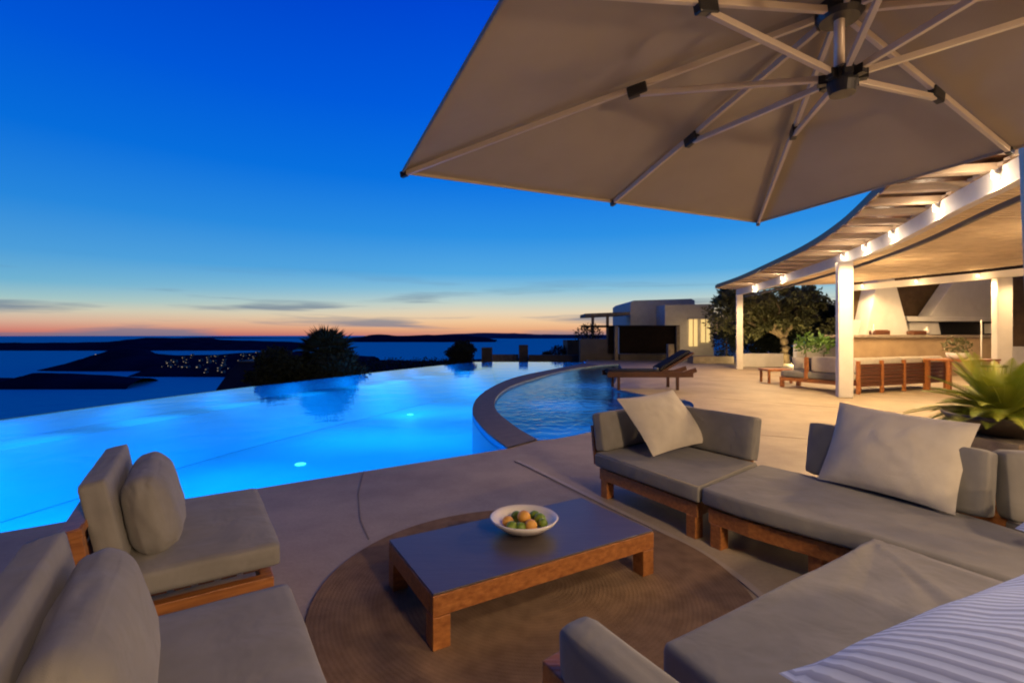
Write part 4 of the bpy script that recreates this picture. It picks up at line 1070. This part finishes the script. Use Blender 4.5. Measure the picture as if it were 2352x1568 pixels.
sr = thing('screen_wall', (7.4, 29, 0), 'long black slatted screen with pale posts in front of the white house', 'screen')
for (a, b_) in ((1398, 1414), (1423, 1552)):
    slab('screen_panel', [(a, 752), (b_, 752), (b_, 812), (a, 812)], 29, .12, screen_m, sr)
for a in (1416, 1558): slab('post', [(a - 4, 748), (a + 4, 748), (a + 4, 834), (a - 4, 834)], 28.8, .25, stone, sr)
slab('top_rail', [(1335, 747), (1562, 747), (1562, 752), (1335, 752)], 28.9, .2, screen_m, sr)
slab('low_wall', [(1332, 778), (1412, 778), (1412, 834), (1332, 834)], 29.2, .4, dim_wall, sr)
slab('low_wall', [(1423, 813), (1552, 813), (1552, 834), (1423, 834)], 28.7, .4, dim_wall, sr)
sp = thing('small_pergola', (5.6, 33, 0), 'small flat pale pergola roof left of the white house', 'pergola')
slab('roof', [(1344, 720), (1447, 716), (1447, 723), (1344, 728)], 33, 2.5, stone, sp)
for a in (1362, 1396): slab('post', [(a - 3, 727), (a + 3, 727), (a + 3, 850), (a - 3, 850)], 33.2, .2, stone, sp)
bl = slab('bollard', [(1535, 790), (1549, 790), (1549, 834), (1535, 834)], 26.5, .35, stone, None); tag(bl, 'short lit stone bollard in front of the black screen', 'bollard')
for k, (px, py, s_, lb) in enumerate(((1668, 770, 1.0, 'dark dense shrub in front of the white house corner'),)):
    c = D(px, py, 28.5); r_ = thing('dark_shrub', (c.x, c.y, 0), lb, 'shrub'); m = MB(); trunk(m, (c.x, c.y, 0), c, .08, .03, .05, k); m.build('trunk', bark, r_)
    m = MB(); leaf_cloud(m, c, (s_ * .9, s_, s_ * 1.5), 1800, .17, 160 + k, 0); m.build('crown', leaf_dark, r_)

# ------------------------------------------------------------------ underwater lamps and added splash pool fill
BLUE = (0.04, 0.49, 1.0)
for (x, y, p) in ((-5.6, 4.3, 80), (-3.4, 6.4, 70), (-7.4, 6.6, 80), (-5.6, 9.4, 80), (-2.6, 9.0, 60), (-4.6, 13.8, 80), (-1.9, 13.6, 70), (-3.8, 18.8, 80), (-1.0, 18.6, 70), (-1.0, 24.0, 90), (1.8, 24.6, 80), (-8.2, 3.0, 110), (-8.6, 5.6, 70)):
    o = add_light('pool_light', (x, y, -.10), p * .74, BLUE, .3, 'AREA'); o.data.shape = 'DISK'; o.data.size = 3.0
add_light('pool_light', (-3.75, 17.6, -.75), 42, (.16, .58, 1), .4)
add_light('pool_light', (-6.5, 4.2, -.5), 30, BLUE, .3)
for (x, y) in ((1.4, 9.6), (1.5, 13.8), (3.2, 19.0)):
    o = add_light('splash_pool_fill', (x, y, -.06), 10, (.2, .52, 1), .3, 'AREA'); o.data.shape = 'DISK'; o.data.size = 2.2  # added fill to brighten the splash pool, which has no lamps
for i in range(2, len(far) - 2, 2):
    p = far[i]; t_ = (far[i + 1] - far[i - 1]).normalized(); q = p + Vector((-t_.y, t_.x)) * .75
    o = add_light('pool_light', (q.x, q.y, -.08), 11, BLUE, .3, 'AREA'); o.data.shape = 'DISK'; o.data.size = 1.4
# lamp disc on the basin floor, and a small glowing one added as a glint
for (px, py, lb) in ((942, 952, 'glowing underwater lamp on the pool floor in the middle of the pool'), (690, 1066, 'small glowing disc standing for a bright glint near the chairs')):
    c = W(px, py, -1.44); r_ = MB().lathe(c, [(.10, 0), (.12, .01), (.10, .02), (.02, .022)], 20).build('pool_lamp', emat('pool_disc_glow' + str(px), (.35, .8, 1), 2.2), None); tag(r_, lb, 'lamp')

# added warm lights, assumed from a villa behind the viewer; no lamps are built
VW = (1.0, .66, .38)
add_light('assumed_villa_light', (4.2, -4.2, 4.3), 1150, VW, .3)
o = add_light('assumed_umbrella_light', (1.75, 1.35, 2.32), 78, (1, .74, .50), .22, 'SPOT'); o.data.spot_size = R(155); o.data.spot_blend = .7  # added soft downlight assumed under the canopy; no lamp is built there
add_light('assumed_villa_light', (4.4, -3.4, 1.9), 620, VW, .25)
add_light('assumed_villa_light', (8.2, 1.6, 2.2), 420, VW, .25)

# ------------------------------------------------------------------ sky
w = bpy.data.worlds.new('World'); sc.world = w; w.use_nodes = True; nt = w.node_tree; bg = nt.nodes['Background']
def s2l(h):
    out = []
    for i in (0, 2, 4):
        c = int(h[i:i + 2], 16) / 255; out.append(c / 12.92 if c <= .04045 else ((c + .055) / 1.055) ** 2.4)
    return (*out, 1)
L = nt.links.new
tc = nt.nodes.new('ShaderNodeTexCoord'); sep = nt.nodes.new('ShaderNodeSeparateXYZ'); L(tc.outputs['Generated'], sep.inputs[0])
def ramp(stops):
    r = nt.nodes.new('ShaderNodeValToRGB'); e = r.color_ramp.elements
    e[0].position, e[0].color = stops[0][0], s2l(stops[0][1]); e[1].position, e[1].color = stops[-1][0], s2l(stops[-1][1])
    for p, c in stops[1:-1]:
        k = e.new(p); k.color = s2l(c)
    return r
rc = ramp([(0, 'CE8A78'), (.010, 'E8A87C'), (.026, 'F2C698'), (.046, 'E6D4B6'), (.066, 'C4D3CA'), (.092, '8CC2DA'), (.125, '56AAE2'), (.20, '2C90E4'), (.30, '0A74E2'), (.42, '005CDE'), (.56, '0046D2'), (.66, '0030A0'), (.80, '001C60'), (1, '001040')])
rl = ramp([(0, 'B4646A'), (.008, 'D08474'), (.022, 'D8B098'), (.038, 'CECAB4'), (.055, 'A0C4C6'), (.080, '70B2D2'), (.125, '4C9EDA'), (.20, '2686DC'), (.30, '066CDA'), (.42, '0054D4'), (.56, '003CC0'), (.66, '002890'), (.80, '001858'), (1, '00103C')])
L(sep.outputs['Z'], rc.inputs['Fac']); L(sep.outputs['Z'], rl.inputs['Fac'])
az = nt.nodes.new('ShaderNodeMapRange'); az.inputs['From Min'].default_value = -.72; az.inputs['From Max'].default_value = -.10; L(sep.outputs['X'], az.inputs['Value'])
mx = nt.nodes.new('ShaderNodeMixRGB'); L(az.outputs[0], mx.inputs[0]); L(rl.outputs[0], mx.inputs[1]); L(rc.outputs[0], mx.inputs[2])
# thin streaky clouds low over the horizon
mp = nt.nodes.new('ShaderNodeMapping'); mp.inputs['Scale'].default_value = (2.3, 2.3, 34); mp.inputs['Location'].default_value = (.7, .2, .4); mp.inputs['Rotation'].default_value = (0, R(-1.5), 0); L(tc.outputs['Generated'], mp.inputs[0])
cn = nt.nodes.new('ShaderNodeTexNoise'); cn.inputs['Scale'].default_value = 1.3; cn.inputs['Detail'].default_value = 5; cn.inputs['Roughness'].default_value = .5; L(mp.outputs[0], cn.inputs[0])
cr = nt.nodes.new('ShaderNodeMapRange'); cr.inputs['From Min'].default_value = .53; cr.inputs['From Max'].default_value = .66; L(cn.outputs['Fac'], cr.inputs['Value'])
zf = nt.nodes.new('ShaderNodeMapRange'); zf.inputs['From Min'].default_value = .13; zf.inputs['From Max'].default_value = .05; L(sep.outputs['Z'], zf.inputs['Value'])
ml = nt.nodes.new('ShaderNodeMath'); ml.operation = 'MULTIPLY'; L(cr.outputs[0], ml.inputs[0]); L(zf.outputs[0], ml.inputs[1])
m2 = nt.nodes.new('ShaderNodeMath'); m2.operation = 'MULTIPLY'; m2.inputs[1].default_value = .7; L(ml.outputs[0], m2.inputs[0])
mc = nt.nodes.new('ShaderNodeMixRGB'); mc.inputs[2].default_value = s2l('5E7490'); L(m2.outputs[0], mc.inputs[0]); L(mx.outputs[0], mc.inputs[1])
# the eastern half of the sky (behind the viewer) is already dark
bk = nt.nodes.new('ShaderNodeMapRange'); bk.inputs['From Min'].default_value = .25; bk.inputs['From Max'].default_value = -.25; bk.inputs['To Min'].default_value = 0; bk.inputs['To Max'].default_value = 1; L(sep.outputs['Y'], bk.inputs['Value'])
md_ = nt.nodes.new('ShaderNodeMixRGB'); md_.inputs[2].default_value = (0.010, 0.022, 0.07, 1); L(bk.outputs[0], md_.inputs[0]); L(mc.outputs[0], md_.inputs[1])
L(md_.outputs[0], bg.inputs['Color']); bg.inputs['Strength'].default_value = 1.0

# ------------------------------------------------------------------ camera
cam = bpy.data.cameras.new('camera'); co = bpy.data.objects.new('camera', cam); COL.objects.link(co); sc.camera = co
cam.sensor_width = 36; cam.lens = 36 * FV / 2352; cam.shift_y = -(784 - CY) / 2352 * 1.0; cam.clip_end = 60000; cam.clip_start = .05
co.location = (0, 0, CH); co.rotation_euler = (R(90), 0, 0)
sc.view_settings.view_transform = 'Standard'; sc.view_settings.look = 'None'; sc.view_settings.gamma = 1; sc.view_settings.exposure = 0
sc.render.resolution_x, sc.render.resolution_y = 1024, 682
sc.cycles.use_denoising = True
sc.cycles.sample_clamp_indirect = 4
sc.cycles.filter_width = 2.0
sc.cycles.max_bounces = 8; sc.cycles.transparent_max_bounces = 12
